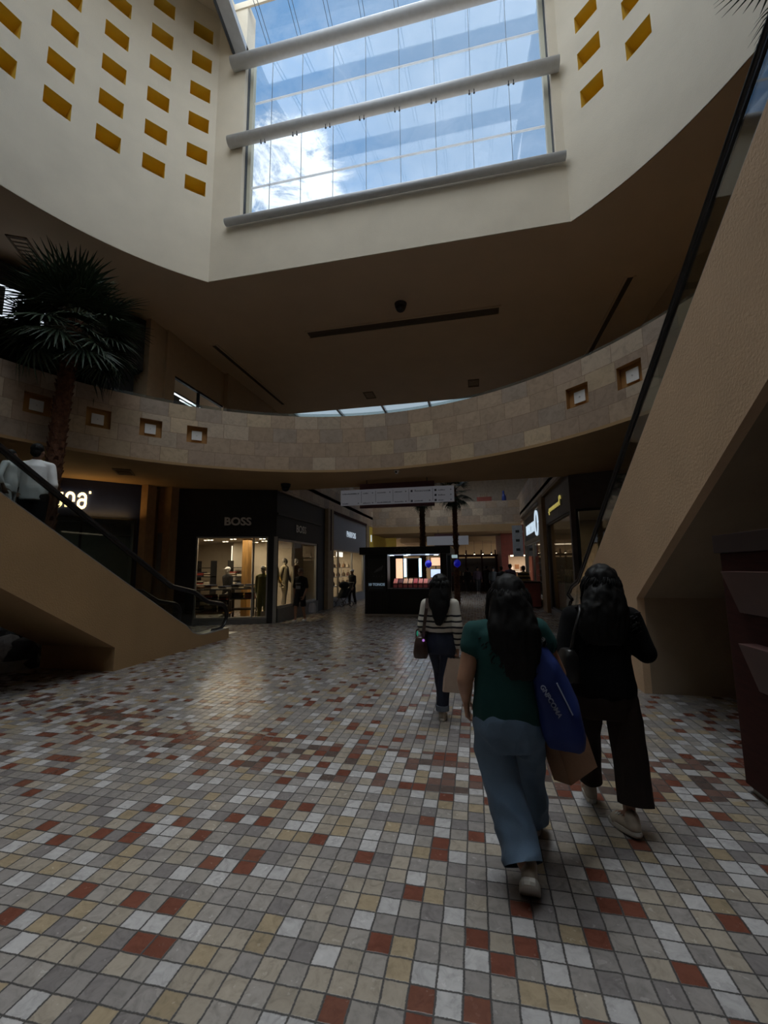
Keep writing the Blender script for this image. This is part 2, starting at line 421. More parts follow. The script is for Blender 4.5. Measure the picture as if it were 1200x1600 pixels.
def curved(name, c, r, a0, a1, z0, z1, holes, depth, mats, sgn=1, plate=None, lip=0.3, step=2.0):
    """curved wall with square recesses; holes (a_lo, a_hi, z_lo, z_hi); recess walls take material 1; uv = arc length and height"""
    A = {a0, a1}; Z = {z0, z1}
    n = int((a1 - a0) / step)
    for i in range(n + 1): A.add(round(a0 + (a1 - a0) * i / n, 3))
    for h in holes: A |= {h[0], h[1]}; Z |= {h[2], h[3]}
    A = sorted(A); Z = sorted(Z)
    b = MB(); uvs = []
    def q(pts, mi, uv=None):
        b.quad(*pts, mi); uvs.extend(uv or [(0, 0)] * 4)
    for i in range(len(A) - 1):
        am = (A[i] + A[i + 1]) / 2
        for j in range(len(Z) - 1):
            zm = (Z[j] + Z[j + 1]) / 2
            if any(h[0] < am < h[1] and h[2] < zm < h[3] for h in holes): continue
            u0, u1 = r * R_(A[i]), r * R_(A[i + 1])
            q([cyl_pt(c, r, A[i], Z[j]), cyl_pt(c, r, A[i + 1], Z[j]), cyl_pt(c, r, A[i + 1], Z[j + 1]), cyl_pt(c, r, A[i], Z[j + 1])], 0,
              [(u0, Z[j] - z0), (u1, Z[j] - z0), (u1, Z[j + 1] - z0), (u0, Z[j + 1] - z0)])
        if lip:
            for zz in (z0, z1):
                q([cyl_pt(c, r, A[i], zz), cyl_pt(c, r, A[i + 1], zz), cyl_pt(c, r + lip, A[i + 1], zz), cyl_pt(c, r + lip, A[i], zz)], 2 if len(mats) > 2 else 0)
            q([cyl_pt(c, r + lip, A[i], z0), cyl_pt(c, r + lip, A[i + 1], z0), cyl_pt(c, r + lip, A[i + 1], z1), cyl_pt(c, r + lip, A[i], z1)], 0)
    for h in holes:
        al, ah, zl, zh = h; R2 = r + depth
        P = lambda a, rr, zz: cyl_pt(c, rr, a, zz)
        q([P(al, r, zl), P(al, r, zh), P(al, R2, zh), P(al, R2, zl)], 1)
        q([P(ah, r, zl), P(ah, r, zh), P(ah, R2, zh), P(ah, R2, zl)], 1)
        q([P(al, r, zl), P(ah, r, zl), P(ah, R2, zl), P(al, R2, zl)], 1)
        q([P(al, r, zh), P(ah, r, zh), P(ah, R2, zh), P(al, R2, zh)], 1)
        q([P(al, R2, zl), P(ah, R2, zl), P(ah, R2, zh), P(al, R2, zh)], 1)
    o = b.build(name, mats)
    ul = o.data.uv_layers.new(name='uv')
    for k, u in enumerate(uvs): ul.data[k].uv = u
    return structure(o)

def wall(name, p0, p1, z0, z1, mat, thick=0.15, side=-1):
    """upright slab from p0 to p1 with uv in metres; the thickness goes to one side"""
    m, L = frame2(p0, p1)
    b = MB(); b.box((0, min(0, side * thick), z0), (L, max(0, side * thick), z1), m=m)
    o = b.build(name, mat); ul = o.data.uv_layers.new(name='uv'); mi = m.inverted()
    for p in o.data.polygons:
        for li in p.loop_indices:
            q = mi @ o.data.vertices[o.data.loops[li].vertex_index].co
            ul.data[li].uv = (q.x + q.y, q.z)
    return structure(o)

drum_holes = []
for a in (133.6, 141.7, 149.8, 157.95, 166.0, 174.1, 182.2):
    for k in range(6): drum_holes.append((a - 2.1, a + 2.1, 11.38 + 0.945 * k, 11.80 + 0.945 * k))
curved('wall_left', DC, DR, 130.0, 270.0, ZC, 17.4, drum_holes, 0.40, [stucco, ochre_deep], lip=0)
dh = []
for a in (44.4, 36.15, 28.0, 19.9, 11.8):
    for k in range(6): dh.append((a - 2.1, a + 2.1, 11.40 + 0.945 * k, 11.82 + 0.945 * k))
curved('wall_right', DC, DR, -90.0, 50.0, ZC, 17.4, dh, 0.40, [stucco, ochre_deep], lip=0)
# front wall with the tall window opening
b = MB(); WX0, WX1, WZ0, WZ1 = -5.62, 2.10, 10.55, 15.85
for x0, x1, z0, z1 in ((FX0, FX1, ZC + 0.01, WZ0), (FX0, WX0, WZ0, 17.4), (WX1, FX1, WZ0, 17.4)):
    b.box((x0, FY, z0), (x1, FY + 0.42, z1))
structure(b.build('wall_front', stucco))

def pane_grid(b, P, xs, ys):
    pass
# window_1: the upright glass wall behind the three white tubes
win = empty('window_1', (0, FY, 10.55), kind='structure')
win.location = (0, 0, 0)
MB().box((WX0, FY + 0.30, WZ0), (WX1, FY + 0.312, WZ1)).build('glass_pane', glass, win)
b = MB()
for s, x in ((1, WX0), (-1, WX1)): b.box((min(x, x + s * 0.12), FY + 0.22, WZ0), (max(x, x + s * 0.12), FY + 0.36, WZ1))
b.box((WX0, FY + 0.22, WZ0), (WX1, FY + 0.36, WZ0 + 0.1))
b.build('window_frame', M('pale yellow frame', (0.62, 0.60, 0.48), 0.5, vary=0.03), win)
b = MB()
for s, x in ((1, WX0), (-1, WX1)): b.box((min(x, x + s * 0.025), FY + 0.14, WZ0), (max(x, x + s * 0.025), FY + 0.22, WZ1))
b.build('window_gasket', M('dark gasket', (0.07, 0.08, 0.10), 0.6), win)
seams = [-5.86 + 0.885 * k for k in range(1, 9)]
b = MB()
for x in seams: b.box((x - 0.0055, FY + 0.298, WZ0), (x + 0.0055, FY + 0.314, WZ1))
b.build('pane_joint', M('grey joint', (0.16, 0.22, 0.30), 0.5), win)
b = MB()
for zz in (11.80, 14.42): b.box((WX0, FY + 0.285, zz - 0.016), (WX1, FY + 0.325, zz + 0.016))
b.build('mullion', translucent, win)
for zz, r in ((10.50, 0.095), (12.85, 0.145), (15.28, 0.165)):
    MB().cyl((WX0 - 0.33, FY - 0.12, zz), (WX1 + 0.16, FY - 0.12, zz), r, n=28).build('tube_rail', white_steel, win, smooth=False).data.polygons.foreach_set('use_smooth', [True] * 28 + [False] * 2) if False else None
    o = MB().cyl((WX0 - 0.33, FY - 0.12, zz), (WX1 + 0.16, FY - 0.12, zz), r, n=32).build('tube_rail', white_steel, win, bevel=0.0)
    for p in o.data.polygons: p.use_smooth = len(p.vertices) == 4
for x in seams:
    b = MB()
    for dx in (-0.055, 0.055):
        b.cyl((x + dx, FY - 0.12, 12.71), (x + dx, FY - 0.10, 12.63), 0.010, n=8); b.ell((x + dx, FY - 0.10, 12.63), (0.024, 0.02, 0.026), 10, 6)
    b.build('glass_clamp', MATS['dark gasket'], win)

# window_2: the glazed roof, rising from the window head to a ridge and falling behind
rf = empty('window_2', (0, 0, 0), kind='structure')
RY0, RZ0, RYR, RZR, RYE = FY + 0.2, 15.80, 2.5, 18.2, -2.6
def roofz(y): return RZ0 + (RZR - RZ0) * (RY0 - y) / (RY0 - RYR) if y > RYR else RZR - (RZR - 16.9) * (RYR - y) / (RYR - RYE)
def roofquad(b, x0, x1, y0, y1, dz=0.0, th=0.012):
    b._add([(x0, y0, roofz(y0) + dz), (x1, y0, roofz(y0) + dz), (x1, y1, roofz(y1) + dz), (x0, y1, roofz(y1) + dz),
            (x0, y0, roofz(y0) + dz + th), (x1, y0, roofz(y0) + dz + th), (x1, y1, roofz(y1) + dz + th), (x0, y1, roofz(y1) + dz + th)],
           [(3, 2, 1, 0), (4, 5, 6, 7), (0, 1, 5, 4), (1, 2, 6, 5), (2, 3, 7, 6), (3, 0, 4, 7)])
b = MB(); roofquad(b, WX0, WX1, RY0, RYR); roofquad(b, WX0, WX1, RYR, RYE); b.build('roof_glass', glass, rf)
b = MB()
for x in seams:
    for dx in (-0.05, 0.05):
        for ya, yb in ((RY0, RYR), (RYR, RYE)):
            roofquad(b, x + dx - 0.006, x + dx + 0.006, ya, yb, -0.02, 0.02)
b.build('roof_joint', MATS['grey joint'], rf)
b = MB()
for x0, x1 in ((WX0 - 0.33, WX0), (WX1, WX1 + 0.2)):
    for ya, yb in ((RY0, RYR), (RYR, RYE)): roofquad(b, x0, x1, ya, yb, -0.10, 0.22)
b.build('roof_frame', white_steel, rf)
b = MB()
for ya, yb in ((RY0, RYR), (RYR, RYE)): roofquad(b, WX0 - 0.40, WX0 - 0.33, ya, yb, -0.12, 0.26)
b.build('roof_gasket', MATS['dark gasket'], rf)

def ray_rect(c, a, rect):
    dx, dy = math.cos(a), math.sin(a); tt = 1e9
    if dx > 1e-9: tt = min(tt, (rect[1] - c[0]) / dx)
    if dx < -1e-9: tt = min(tt, (rect[0] - c[0]) / dx)
    if dy > 1e-9: tt = min(tt, (rect[3] - c[1]) / dy)
    if dy < -1e-9: tt = min(tt, (rect[2] - c[1]) / dy)
    return Vector((c[0] + dx * tt, c[1] + dy * tt))
def ring_plate(name, c, inner, outer, z0, z1, mat, n=180):
    """horizontal slab between an inner outline and an outer outline, both given as functions of the angle"""
    b = MB(); I = [inner(2 * PI * k / n) for k in range(n)]; O = [outer(2 * PI * k / n) for k in range(n)]
    for k in range(n):
        j = (k + 1) % n
        for zz in (z0, z1): b.quad((*I[k], zz), (*I[j], zz), (*O[j], zz), (*O[k], zz))
        b.quad((*I[k], z0), (*I[j], z0), (*I[j], z1), (*I[k], z1)); b.quad((*O[k], z0), (*O[j], z0), (*O[j], z1), (*O[k], z1))
    return structure(b.build(name, mat))
XA, XB, YA, YB = -14.5, 10.5, -8.0, 18.1
def drum_in(a):
    r = DR + 0.02; s = math.sin(a)
    if s > 0 and DC[1] + r * s > FY + 0.02: r = (FY + 0.02 - DC[1]) / s
    return Vector((DC[0] + r * math.cos(a), DC[1] + r * math.sin(a)))
def rect_out(rect, c):
    cs = sorted(math.atan2(y - c[1], x - c[0]) % (2 * PI) for x in rect[:2] for y in rect[2:])
    def f(a):
        for q in cs:
            if abs((a - q + PI) % (2 * PI) - PI) < PI / 180: a = q
        return ray_rect(c, a, rect)
    return f
ring_plate('ceiling', DC, drum_in, rect_out((XA, XB, YA, YB), DC), ZC, ZC + 0.25, ceil_m)
# ceiling of the drum round the roof opening
ring_plate('ceiling', DC, rect_out((WX0 - 0.40, WX1 + 0.2, RYE, FY - 0.03), DC), lambda a: drum_in(a), 17.2, 17.4, stucco)
b = MB()
for x in (WX0 - 0.42, WX1 + 0.22):
    b.poly([(x, RY0, 15.7), (x, 7.2, roofz(7.2) - 0.1), (x, 4, roofz(4)), (x, -2.6, 17.2), (x, -2.6, 17.4), (x, RY0, 17.4)])
structure(b.build('trim_1', stucco))

# gallery slab: soffit, parapet with square light recesses
def bal_in(a): return Vector((BC[0] + (BR + 0.01) * math.cos(a), BC[1] + (BR + 0.01) * math.sin(a)))
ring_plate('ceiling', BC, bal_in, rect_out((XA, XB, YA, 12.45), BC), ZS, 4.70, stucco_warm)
nz0, nz1 = 4.72, 5.13
NA = [156.9, 147.6, 138.5, 129.6, 45.2, 36.0]
bal_holes = [(a - 2.05, a + 2.05, nz0, nz1) for a in NA]
curved('wall_gallery', BC, BR, -90.0, 270.0, ZS, ZT, bal_holes, 0.12, [stone, ochre_brown, stone], lip=0.22)
for zz, r0, r1, nm, mm in ((ZS - 0.03, BR - 0.015, BR + 0.12, 'trim_2', stucco_warm),):
    b = MB(); rr = []
    for k in range(181):
        a = -90 + 2 * k
        rr.append([cyl_pt(BC, r0, a, zz), cyl_pt(BC, r1, a, zz), cyl_pt(BC, r1, a, zz + 0.06), cyl_pt(BC, r0, a, zz + 0.06)])
    b.rings(rr, caps=False); structure(b.build(nm, mm))
# glass strip and thin rail on top of the parapet
b = MB(); rr = [[cyl_pt(BC, r, 20 + k, zz) for r, zz in ((BR + 0.1, ZT), (BR + 0.112, ZT), (BR + 0.112, ZT + 0.11), (BR + 0.1, ZT + 0.11))] for k in range(151)]
b.rings(rr); structure(b.build('trim_3', glass_dark))
pos = ['behind the palm trunk', 'next to the palm trunk', 'third along from the palm trunk', 'fourth along from the palm trunk', 'beside the tall escalator', 'half behind the tall escalator handrail']
for a, p in zip(NA, pos):
    o = empty('recessed_light', cyl_pt(BC, BR + 0.10, a, (nz0 + nz1) / 2), R_(a + 90))
    tag(o, 'square white light plate in the stone parapet, ' + p, 'wall light', 'square lights in the parapet')
    MB().box((-0.115, -0.0, -0.115), (0.115, 0.02, 0.115)).build('plate', white_m, o, bevel=0.004)
    MB().cyl((0, 0.02, 0), (0, 0.028, 0), 0.012, n=10).build('knob', steel, o)

# floor and outer shell
b = MB(); b.box((-40, -20, -0.2), (40, 60, 0.0)); structure(b.build('floor', floor_m))
wall('wall_rear', (XA, YA), (XB, YA), 0, 9.2, stucco_warm)
wall('wall_west', (XA, YA), (XA, 18), 0, 9.2, stucco_warm, side=-1)
wall('wall_east', (XB, YA), (XB, 18), 0, 9.2, stucco_warm, side=1)
# upper gallery side walls, column and window strip
wall('wall_upper_left', (-9.0, 18), (-9.0, 13.6), 4.7, 9.0, stucco_up)
b = MB(); b.box((-9.15, 10.95, 7.72), (-9.0, 13.6, 9.0)); b.box((-9.15, 10.95, 4.7), (-9.0, 13.6, 6.0)); structure(b.build('wall_upper_left', stucco_up))
wall('wall_upper_right', (5.45, 10.9), (5.45, 18), 4.7, 9.0, stucco_up)
wall('wall_upper_right', (5.45, 10.9), (10.4, 5.0), 4.7, 9.0, stucco_up, side=1)
b = MB(); b.box((-9.75, 9.92, 4.7), (-9.05, 10.55, 9.0)); b.box((-9.35, 10.55, 4.7), (-8.98, 10.95, 9.0)); structure(b.build('column_upper', stucco_up))
# ------------------------------------------------------------------ ground-floor shopfronts
def slab_with_holes(name, p0, p1, z0, z1, holes, mat, thick=0.14, uv=False):
    m, L = frame2(p0, p1); X = sorted({0, L} | {h[i] for h in holes for i in (0, 1)}); Z = sorted({z0, z1} | {h[i] for h in holes for i in (2, 3)})
    b = MB()
    for i in range(len(X) - 1):
        for j in range(len(Z) - 1):
            xm, zm = (X[i] + X[i + 1]) / 2, (Z[j] + Z[j + 1]) / 2
            if any(h[0] < xm < h[1] and h[2] < zm < h[3] for h in holes): continue
            b.box((X[i], -thick, Z[j]), (X[i + 1], 0, Z[j + 1]), m=m)
    o = b.build(name, mat)
    return structure(o), m, L

def glazing(name, m, x0, x1, z0, z1, bars=(), frame=alu, w=0.05, gm=None, hbars=()):
    g = empty(name, kind='structure')
    MB().box((x0, -0.08, z0), (x1, -0.072, z1), m=m).build('glass_pane', gm or shop_glass, g)
    b = MB()
    for x in (x0 + w / 2, x1 - w / 2, *bars): b.box((x - w / 2, -0.11, z0), (x + w / 2, -0.03, z1), m=m)
    for zz in (z0 + w / 2, z1 - w / 2, *hbars): b.box((x0, -0.105, zz - w / 2), (x1, -0.035, zz + w / 2), m=m)
    b.build('window_frame', frame, g)
    return g

def light(name, kind, loc, energy, color=(1, 1, 1), size=0.5, size_y=None, rot=(0, 0, 0), spot=None):
    l = bpy.data.lights.new(name, kind); l.energy = energy; l.color = color
    if kind == 'AREA':
        l.size = size
        if size_y: l.shape = 'RECTANGLE'; l.size_y = size_y
    else: l.shadow_soft_size = size
    o = bpy.data.objects.new(name, l); COL.objects.link(o); o.location = loc; o.rotation_euler = rot
    return o
WARM = (1.0, 0.80, 0.55)
lamp_w = M('lit warm lamp', (1, 0.85, 0.6), emit=9.0, ecol=(1, 0.82, 0.55), vary=0)
lamp_c = M('lit cool lamp', (0.8, 0.9, 1), emit=5.0, ecol=(0.75, 0.9, 1.0), vary=0)

def spot_lamp(x, y, z, label, group, n=2, mat=None):
    o = empty('ceiling_spotlight', (x, y, z), 0, label, 'spotlight', group)
    for k in range(n):
        dx = (k - (n - 1) / 2) * 0.13
        MB().cyl((dx, 0, 0), (dx, 0, -0.05), 0.055, n=12).build('housing', white_m, o)
        MB().cyl((dx, 0, -0.05), (dx, 0, -0.06), 0.042, n=12).build('lens', mat or lamp_w, o)
    return o

# black corner boutique, diagonal front and corridor front
S1, mB, LB = slab_with_holes('wall_shopfront', (-8.86, 11.28), (-6.08, 12.29), 0, 4.15, [(0.56, 2.72, 0.16, 2.66)], charcoal)
boxobj_ = MB().box((0.56, -0.2, 0.0), (2.72, 0.03, 0.16), m=mB).build('baseboard_front', M('grey stone plinth', (0.16, 0.16, 0.16), 0.4), None); structure(boxobj_)
glazing('window_3', mB, 0.56, 2.72, 0.16, 2.66, bars=(2.27,), w=0.045)
S2, mC, LC = slab_with_holes('wall_shopfront', (-6.08, 12.29), (-6.08, 16.9), 0, 4.12, [(0.16, 3.62, 0.42, 2.62)], charcoal)
MB().box((0.16, -0.16, 0.0), (3.62, 0.04, 0.42), m=mC).build('baseboard_corridor', MATS['grey stone plinth']).__setitem__('kind', 'structure')
glazing('window_4', mC, 0.16, 3.62, 0.42, 2.62, bars=(1.45,), w=0.07)
# the ridge between upper and lower fascia on the corridor side
structure(MB().box((0, 0.0, 3.36), (LC - 0.7, 0.06, 3.42), m=mC).build('trim_4', black_m))
structure(MB().box((LB - 0.06, -0.06, 0), (LB + 0.04, 0.03, 2.66), m=mB).build('trim_5', alu))
SG = M('pale sign letters', (0.80, 0.77, 0.72), 0.5, vary=0.03)
def sign(label, body, size, mat, m, x, zz, depth=0.02, bold=0.0, sx=1.0, group=None, off=0.03):
    o = text('shop_sign', body, size, mat, m @ Matrix.Translation((x, off, zz)), None, depth, bold, sx)
    return tag(o, label, 'sign', group)
sign('pale capital letters on the black boutique fascia facing the atrium', 'BOSS', 0.34, SG, mB, 1.78, 3.12, 0.02, 0.010, 1.05)
sign('pale capital letters on the black boutique fascia facing the corridor', 'BOSS', 0.36, SG, mC, 1.9, 3.03, 0.004, 0.006, 1.1)
# shop room
SHC = M('shop ceiling', (0.42, 0.36, 0.28), 0.8, vary=0.03)
b = MB(); b.poly([(-14.2, 11.0, 2.75), (-8.86, 11.38, 2.75), (-6.22, 12.35, 2.75), (-6.22, 16.9, 2.75), (-14.2, 16.9, 2.75)]); structure(b.build('ceiling_shop', SHC))
wall('wall_shop_back', (-14.2, 16.7), (-6.2, 16.7), 0, 2.9, shopwall)
wall('wall_shop_side', (-8.95, 11.4), (-13.8, 16.7), 0, 2.9, shopwall)
structure(MB().box((-9.6, 15.6, 0), (-7.0, 16.65, 2.74)).build('wall_shop_niche', shopwall))
light('shop_light', 'AREA', (-11.4, 8.9, 3.0), 3.5, (0.95, 1.0, 0.9), 0.5, 3.0, rot=(0, 0, R_(-42)))  # unseen fill added to brighten the interior behind the navy fascia
light('shop_light', 'AREA', (-8.6, 13.9, 2.70), 75, WARM, 2.6, 2.0)
light('shop_window_lamp', 'SPOT', (-6.6, 13.3, 2.55), 90, (1, 0.72, 0.36), 0.04, rot=(0.1, 0.1, 0)).data.spot_size = R_(75)
for i, (x, y) in enumerate(((-9.3, 13.5), (-8.2, 13.3), (-9.2, 14.4), (-7.7, 14.6), (-7.2, 13.5), (-8.4, 15.2))):
    spot_lamp(x, y, 2.745, 'small pair of warm ceiling spotlights inside the black corner boutique', 'boutique spotlights', 3 if i == 0 else 2)
for i, (y) in enumerate((12.9, 13.9, 14.7, 15.4)):
    spot_lamp(-6.5, y, 2.745, 'small warm spotlight over the boutique display window on the corridor', 'display window spotlights', 1)
# cove light behind the niche wall
structure(MB().box((-9.63, 15.52, 0.2), (-9.60, 15.56, 2.6)).build('trim_6', M('lit cove', (1, 0.85, 0.65), emit=1.3, ecol=(1, 0.86, 0.66), vary=0)))
structure(MB().box((-8.22, 13.95, 0), (-7.98, 14.2, 2.74)).build('column_shop', wood))
def folded(x, y, z, n, seed):
    rnd = random.Random(seed)
    cols = [M('cloth ' + nm, c, 0.9) for nm, c in (('cream', (0.55, 0.5, 0.42)), ('navy', (0.02, 0.025, 0.05)), ('black', (0.012, 0.012, 0.013)), ('brown', (0.14, 0.08, 0.04)), ('grey', (0.2, 0.2, 0.2)), ('red', (0.25, 0.03, 0.02)))]
    for k in range(n):
        a = rnd.uniform(-0.1, 0.1); zz = z + 0.045 * k
        mm = Matrix.Translation((x + rnd.uniform(-0.015, 0.015), y, zz)) @ Matrix.Rotation(a, 4, 'Z')
        o = MB().box((-0.14, -0.17, 0.002), (0.14, 0.17, 0.043), m=mm).build('folded_garment', rnd.choice(cols), bevel=0.014)
        tag(o, 'folded garment in a small stack on the boutique display furniture', 'clothing', 'folded garments in the boutique')
tb = empty('display_table', (-8.55, 12.75, 0), R_(20), 'low boutique display table with folded clothes behind the diagonal shop window', 'table')
for k, zz in enumerate((0.22, 0.62, 0.98)): boxobj('shelf', (-0.62, -0.35, zz), (0.62, 0.35, zz + 0.035), black_m if k else wood, tb)
for sx in (-1, 1):
    for sy in (-1, 1): boxobj('leg', (sx * 0.6 - 0.02, sy * 0.33 - 0.02, 0), (sx * 0.6 + 0.02, sy * 0.33 + 0.02, 0.98), darkmetal, tb)
for i, (x, y) in enumerate(((-8.95, 12.62), (-8.6, 12.72), (-8.2, 12.9))):
    folded(x, y, 1.016, 2 + i % 2, i); folded(x + 0.03, y, 0.656, 4, i + 10); folded(x + 0.02, y, 0.256, 5, i + 20)
tb = empty('display_table', (-7.75, 13.35, 0), R_(20), 'second boutique display table with stacked clothes, deeper in the shop', 'table')
for k, zz in enumerate((0.3, 0.65, 0.98)): boxobj('shelf', (-0.4, -0.3, zz), (0.4, 0.3, zz + 0.035), black_m, tb)
for sx in (-1, 1):
    for sy in (-1, 1): boxobj('leg', (sx * 0.38 - 0.02, sy * 0.28 - 0.02, 0), (sx * 0.38 + 0.02, sy * 0.28 + 0.02, 0.98), darkmetal, tb)
for i, (x, y) in enumerate(((-7.95, 13.28), (-7.55, 13.42))): folded(x, y, 1.016, 3, i + 30); folded(x, y, 0.686, 4, i + 34)
for i, x0 in enumerate((-10.6, -9.15)):
    sh = empty('wall_shelf', (x0, 15.3, 0), 0, ('dark open shelf of folded clothes beside the lit cove', 'dark open shelf of folded clothes left of the amber pillar')[i], 'shelf')
    for zz in (1.0, 1.35, 1.7): boxobj('shelf_board', (-0.36, -0.2, zz), (0.36, 0.2, zz + 0.03), black_m, sh)
    for sx in (-0.36, 0.34): boxobj('upright', (sx, -0.2, 0), (sx + 0.02, 0.2, 2.0), black_m, sh)
    for j, zz in enumerate((1.032, 1.382)): folded(x0 - 0.17, 15.3, zz, 4, 40 + j + 4 * i); folded(x0 + 0.17, 15.3, zz, 3, 44 + j + 4 * i)

# navy and gold fascia shop to the left, and the recessed column beside the boutique
S3, mU, LU = slab_with_holes('wall_shopfront', (-13.2, 6.45), (-9.5, 10.56), 0, 4.15, [(0.5, 5.41, 0.1, 3.14)], navy)
glazing('window_5', mU, 0.5, 5.41, 0.1, 3.14, bars=(3.0, 4.1), w=0.06, frame=darkmetal)
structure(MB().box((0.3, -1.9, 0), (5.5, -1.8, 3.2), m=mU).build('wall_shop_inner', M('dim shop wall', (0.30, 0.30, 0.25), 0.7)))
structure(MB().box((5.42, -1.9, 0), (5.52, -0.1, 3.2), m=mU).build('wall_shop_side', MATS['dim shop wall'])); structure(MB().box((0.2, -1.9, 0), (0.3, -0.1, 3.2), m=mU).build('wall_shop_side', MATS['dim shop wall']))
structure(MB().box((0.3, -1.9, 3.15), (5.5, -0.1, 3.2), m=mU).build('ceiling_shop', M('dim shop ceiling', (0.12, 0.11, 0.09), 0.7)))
mcol, Lc = frame2((-9.6, 10.45), (-8.8, 11.35)); structure(MB().box((0, -0.5, 0), (Lc, -0.3, 4.15), m=mcol).build('wall_recess', MATS['brown ochre pier'] if 'brown ochre pier' in MATS else M('brown ochre pier', (0.40, 0.25, 0.13), 0.8)))
b = MB(); b.box((-9.52, 10.50, 0), (-9.30, 10.85, 4.15)); b.box((-9.10, 10.95, 0), (-8.86, 11.30, 4.15)); b.box((-9.34, 11.0, 0), (-9.05, 11.15, 4.15)); structure(b.build('column_ground', M('brown ochre pier', (0.40, 0.25, 0.13), 0.8)))
tag(boxobj('notice_board', (-9.27, 10.96, 1.62), (-9.12, 11.0, 2.75), M('grey board', (0.2, 0.2, 0.19), 0.5)), 'tall narrow grey board in the recess between the two ochre piers', 'board')
# gold letters: soft stencil strokes
GOLD = M('lit gold letters', (1.0, 0.72, 0.32), emit=3.6, ecol=(1.0, 0.70, 0.30), vary=0)
def strokes(b, m, lines, wd, off=0.03, th=0.03):
    for ln in lines:
        n = len(ln)
        for i in range(n - 1):
            p, q = Vector((*ln[i], 0)), Vector((*ln[i + 1], 0)); dd = (q - p); L = dd.length; dd.normalize(); nn = Vector((-dd.y, dd.x, 0)) * wd / 2
            e0 = dd * (wd * 0.18) if i > 0 else Vector(); e1 = dd * (wd * 0.18) if i < n - 2 else Vector()
            a = [p - e0 + nn, q + e1 + nn, q + e1 - nn, p - e0 - nn]
            b.prism([m @ Vector((v.x, off + 0.0005 * i, v.y)) for v in a], m.to_3x3() @ Vector((0, th, 0)))
def arc(cx, cy, r, a0, a1, n=7, ry=None): return [(cx + r * math.cos(R_(a0 + (a1 - a0) * k / n)), cy + (ry or r) * math.sin(R_(a0 + (a1 - a0) * k / n))) for k in range(n + 1)]
b = MB(); ux, uz = 3.46, 3.36
H, r = 0.46, 0.12
m_ = mU @ Matrix.Translation((ux, 0, uz)) @ Matrix.Diagonal((0.66, 1, 0.84, 1))
strokes(b, m_, [[(0, H), (0, r)] + arc(r, r, r, 180, 360)[1:] + [(2 * r, H * 0.62)]], 0.085)
strokes(b, m_, [[(2 * r, H * 0.86), (2 * r + 0.0, H)]], 0.085)
x = 0.40
strokes(b, m_, [[(x, 0), (x, H * 0.42)]], 0.085)
strokes(b, m_, [[(x, H * 0.62), (x, H - r)] + arc(x + r, H - r, r, 180, 0)[1:] + [(x + 2 * r, H * 0.40)]], 0.085)
strokes(b, m_, [[(x + 2 * r, 0.0), (x + 2 * r - 0.05, 0.10)]], 0.085)
x = 0.80
strokes(b, m_, [[(x, H - r)] + arc(x + r, H - r, r, 180, 0)[1:] + [(x + 2 * r, r)] + arc(x + r, r, r, 0, -180)[1:] + arc(x + r, r + 0.02, r, 180, 90)[1:] + [(x + 2 * r, r + 0.13)]], 0.085)
strokes(b, m_, [[(x + 2 * r + 0.10, H + 0.06), (x + 2 * r + 0.17, H + 0.06)]], 0.07)
tag(b.build('shop_sign', GOLD), 'glowing gold lower-case letters on the navy fascia behind the escalator', 'sign')
light('fascia_glow', 'AREA', (-9.9, 9.7, 3.2), 3.0, (1, 0.6, 0.2), 1.2, 0.2, rot=(R_(160), 0, R_(45)))

# corridor walls above the shops
wall('wall_corridor_left', (-6.0, 12.45), (-6.0, 44), 4.12, 5.75, stone_obj, side=-1)
wall('wall_corridor_right', (2.62, 44), (2.62, 12.3), 4.2, 5.75, stone_obj, side=-1)
wall('wall_corridor_end', (-9, 42), (6, 42), 0, 9, stucco_warm)
structure(MB().box((-6.25, 16.7, 0), (-5.92, 17.4, 4.15)).build('column_corridor', M('tan pier', (0.33, 0.24, 0.15), 0.7)))
structure(MB().box((-5.935, 16.98, 2.4), (-5.90, 17.06, 4.15)).build('trim_7', darkred))
# white fascia accessory shop
S4, mP, LP = slab_with_holes('wall_shopfront', (-6.02, 17.4), (-6.02, 23.3), 0, 4.05, [(0.08, 5.5, 0.36, 2.5)], greyband)
glazing('window_6', mP, 0.08, 5.5, 0.36, 2.5, bars=(1.1, 3.3), w=0.06, frame=alu)
structure(MB().box((0, 0, 4.05), (LP, 0.08, 4.15), m=mP).build('trim_8', darkred))
LIT = M('lit white letters', (0.75, 0.85, 0.95), emit=0.55, ecol=(0.75, 0.88, 1.0), vary=0)
sign('small lit white capital letters on the pale grey fascia', 'PARFOIS', 0.40, LIT, mP, 2.95, 3.28, 0.004, 0.0, 1.05)
b = MB(); b.quad((-11, 17.2, 2.6), (-6.1, 17.2, 2.6), (-6.1, 23.4, 2.6), (-11, 23.4, 2.6)); structure(b.build('ceiling_shop', SHC))
wall('wall_shop_back', (-10.0, 17.2), (-10.0, 23.4), 0, 2.7, shopwall)
wall('wall_shop_side', (-11, 23.3), (-6.1, 23.3), 0, 2.7, shopwall); wall('wall_shop_side', (-6.1, 17.25), (-11, 17.25), 0, 2.7, shopwall)
light('shop_light', 'AREA', (-7.8, 20.4, 2.55), 85, WARM, 2.2, 4.5)
o = text('shop_sign', 'SALE', 0.26, M('lit white panel letters', (1, 0.95, 0.85), emit=2.0, ecol=(1, 0.93, 0.8), vary=0), mP @ Matrix.Translation((2.0, -0.3, 2.3)), None, 0.03, 0.03) if False else MB().box((1.6, -0.32, 2.2), (2.5, -0.28, 2.42), m=mP).build('hanging_light_box', M('lit panel', (1, 0.95, 0.85), emit=1.8, ecol=(1, 0.93, 0.8), vary=0))
tag(o, 'bright white light box hanging inside the accessory shop window', 'light')
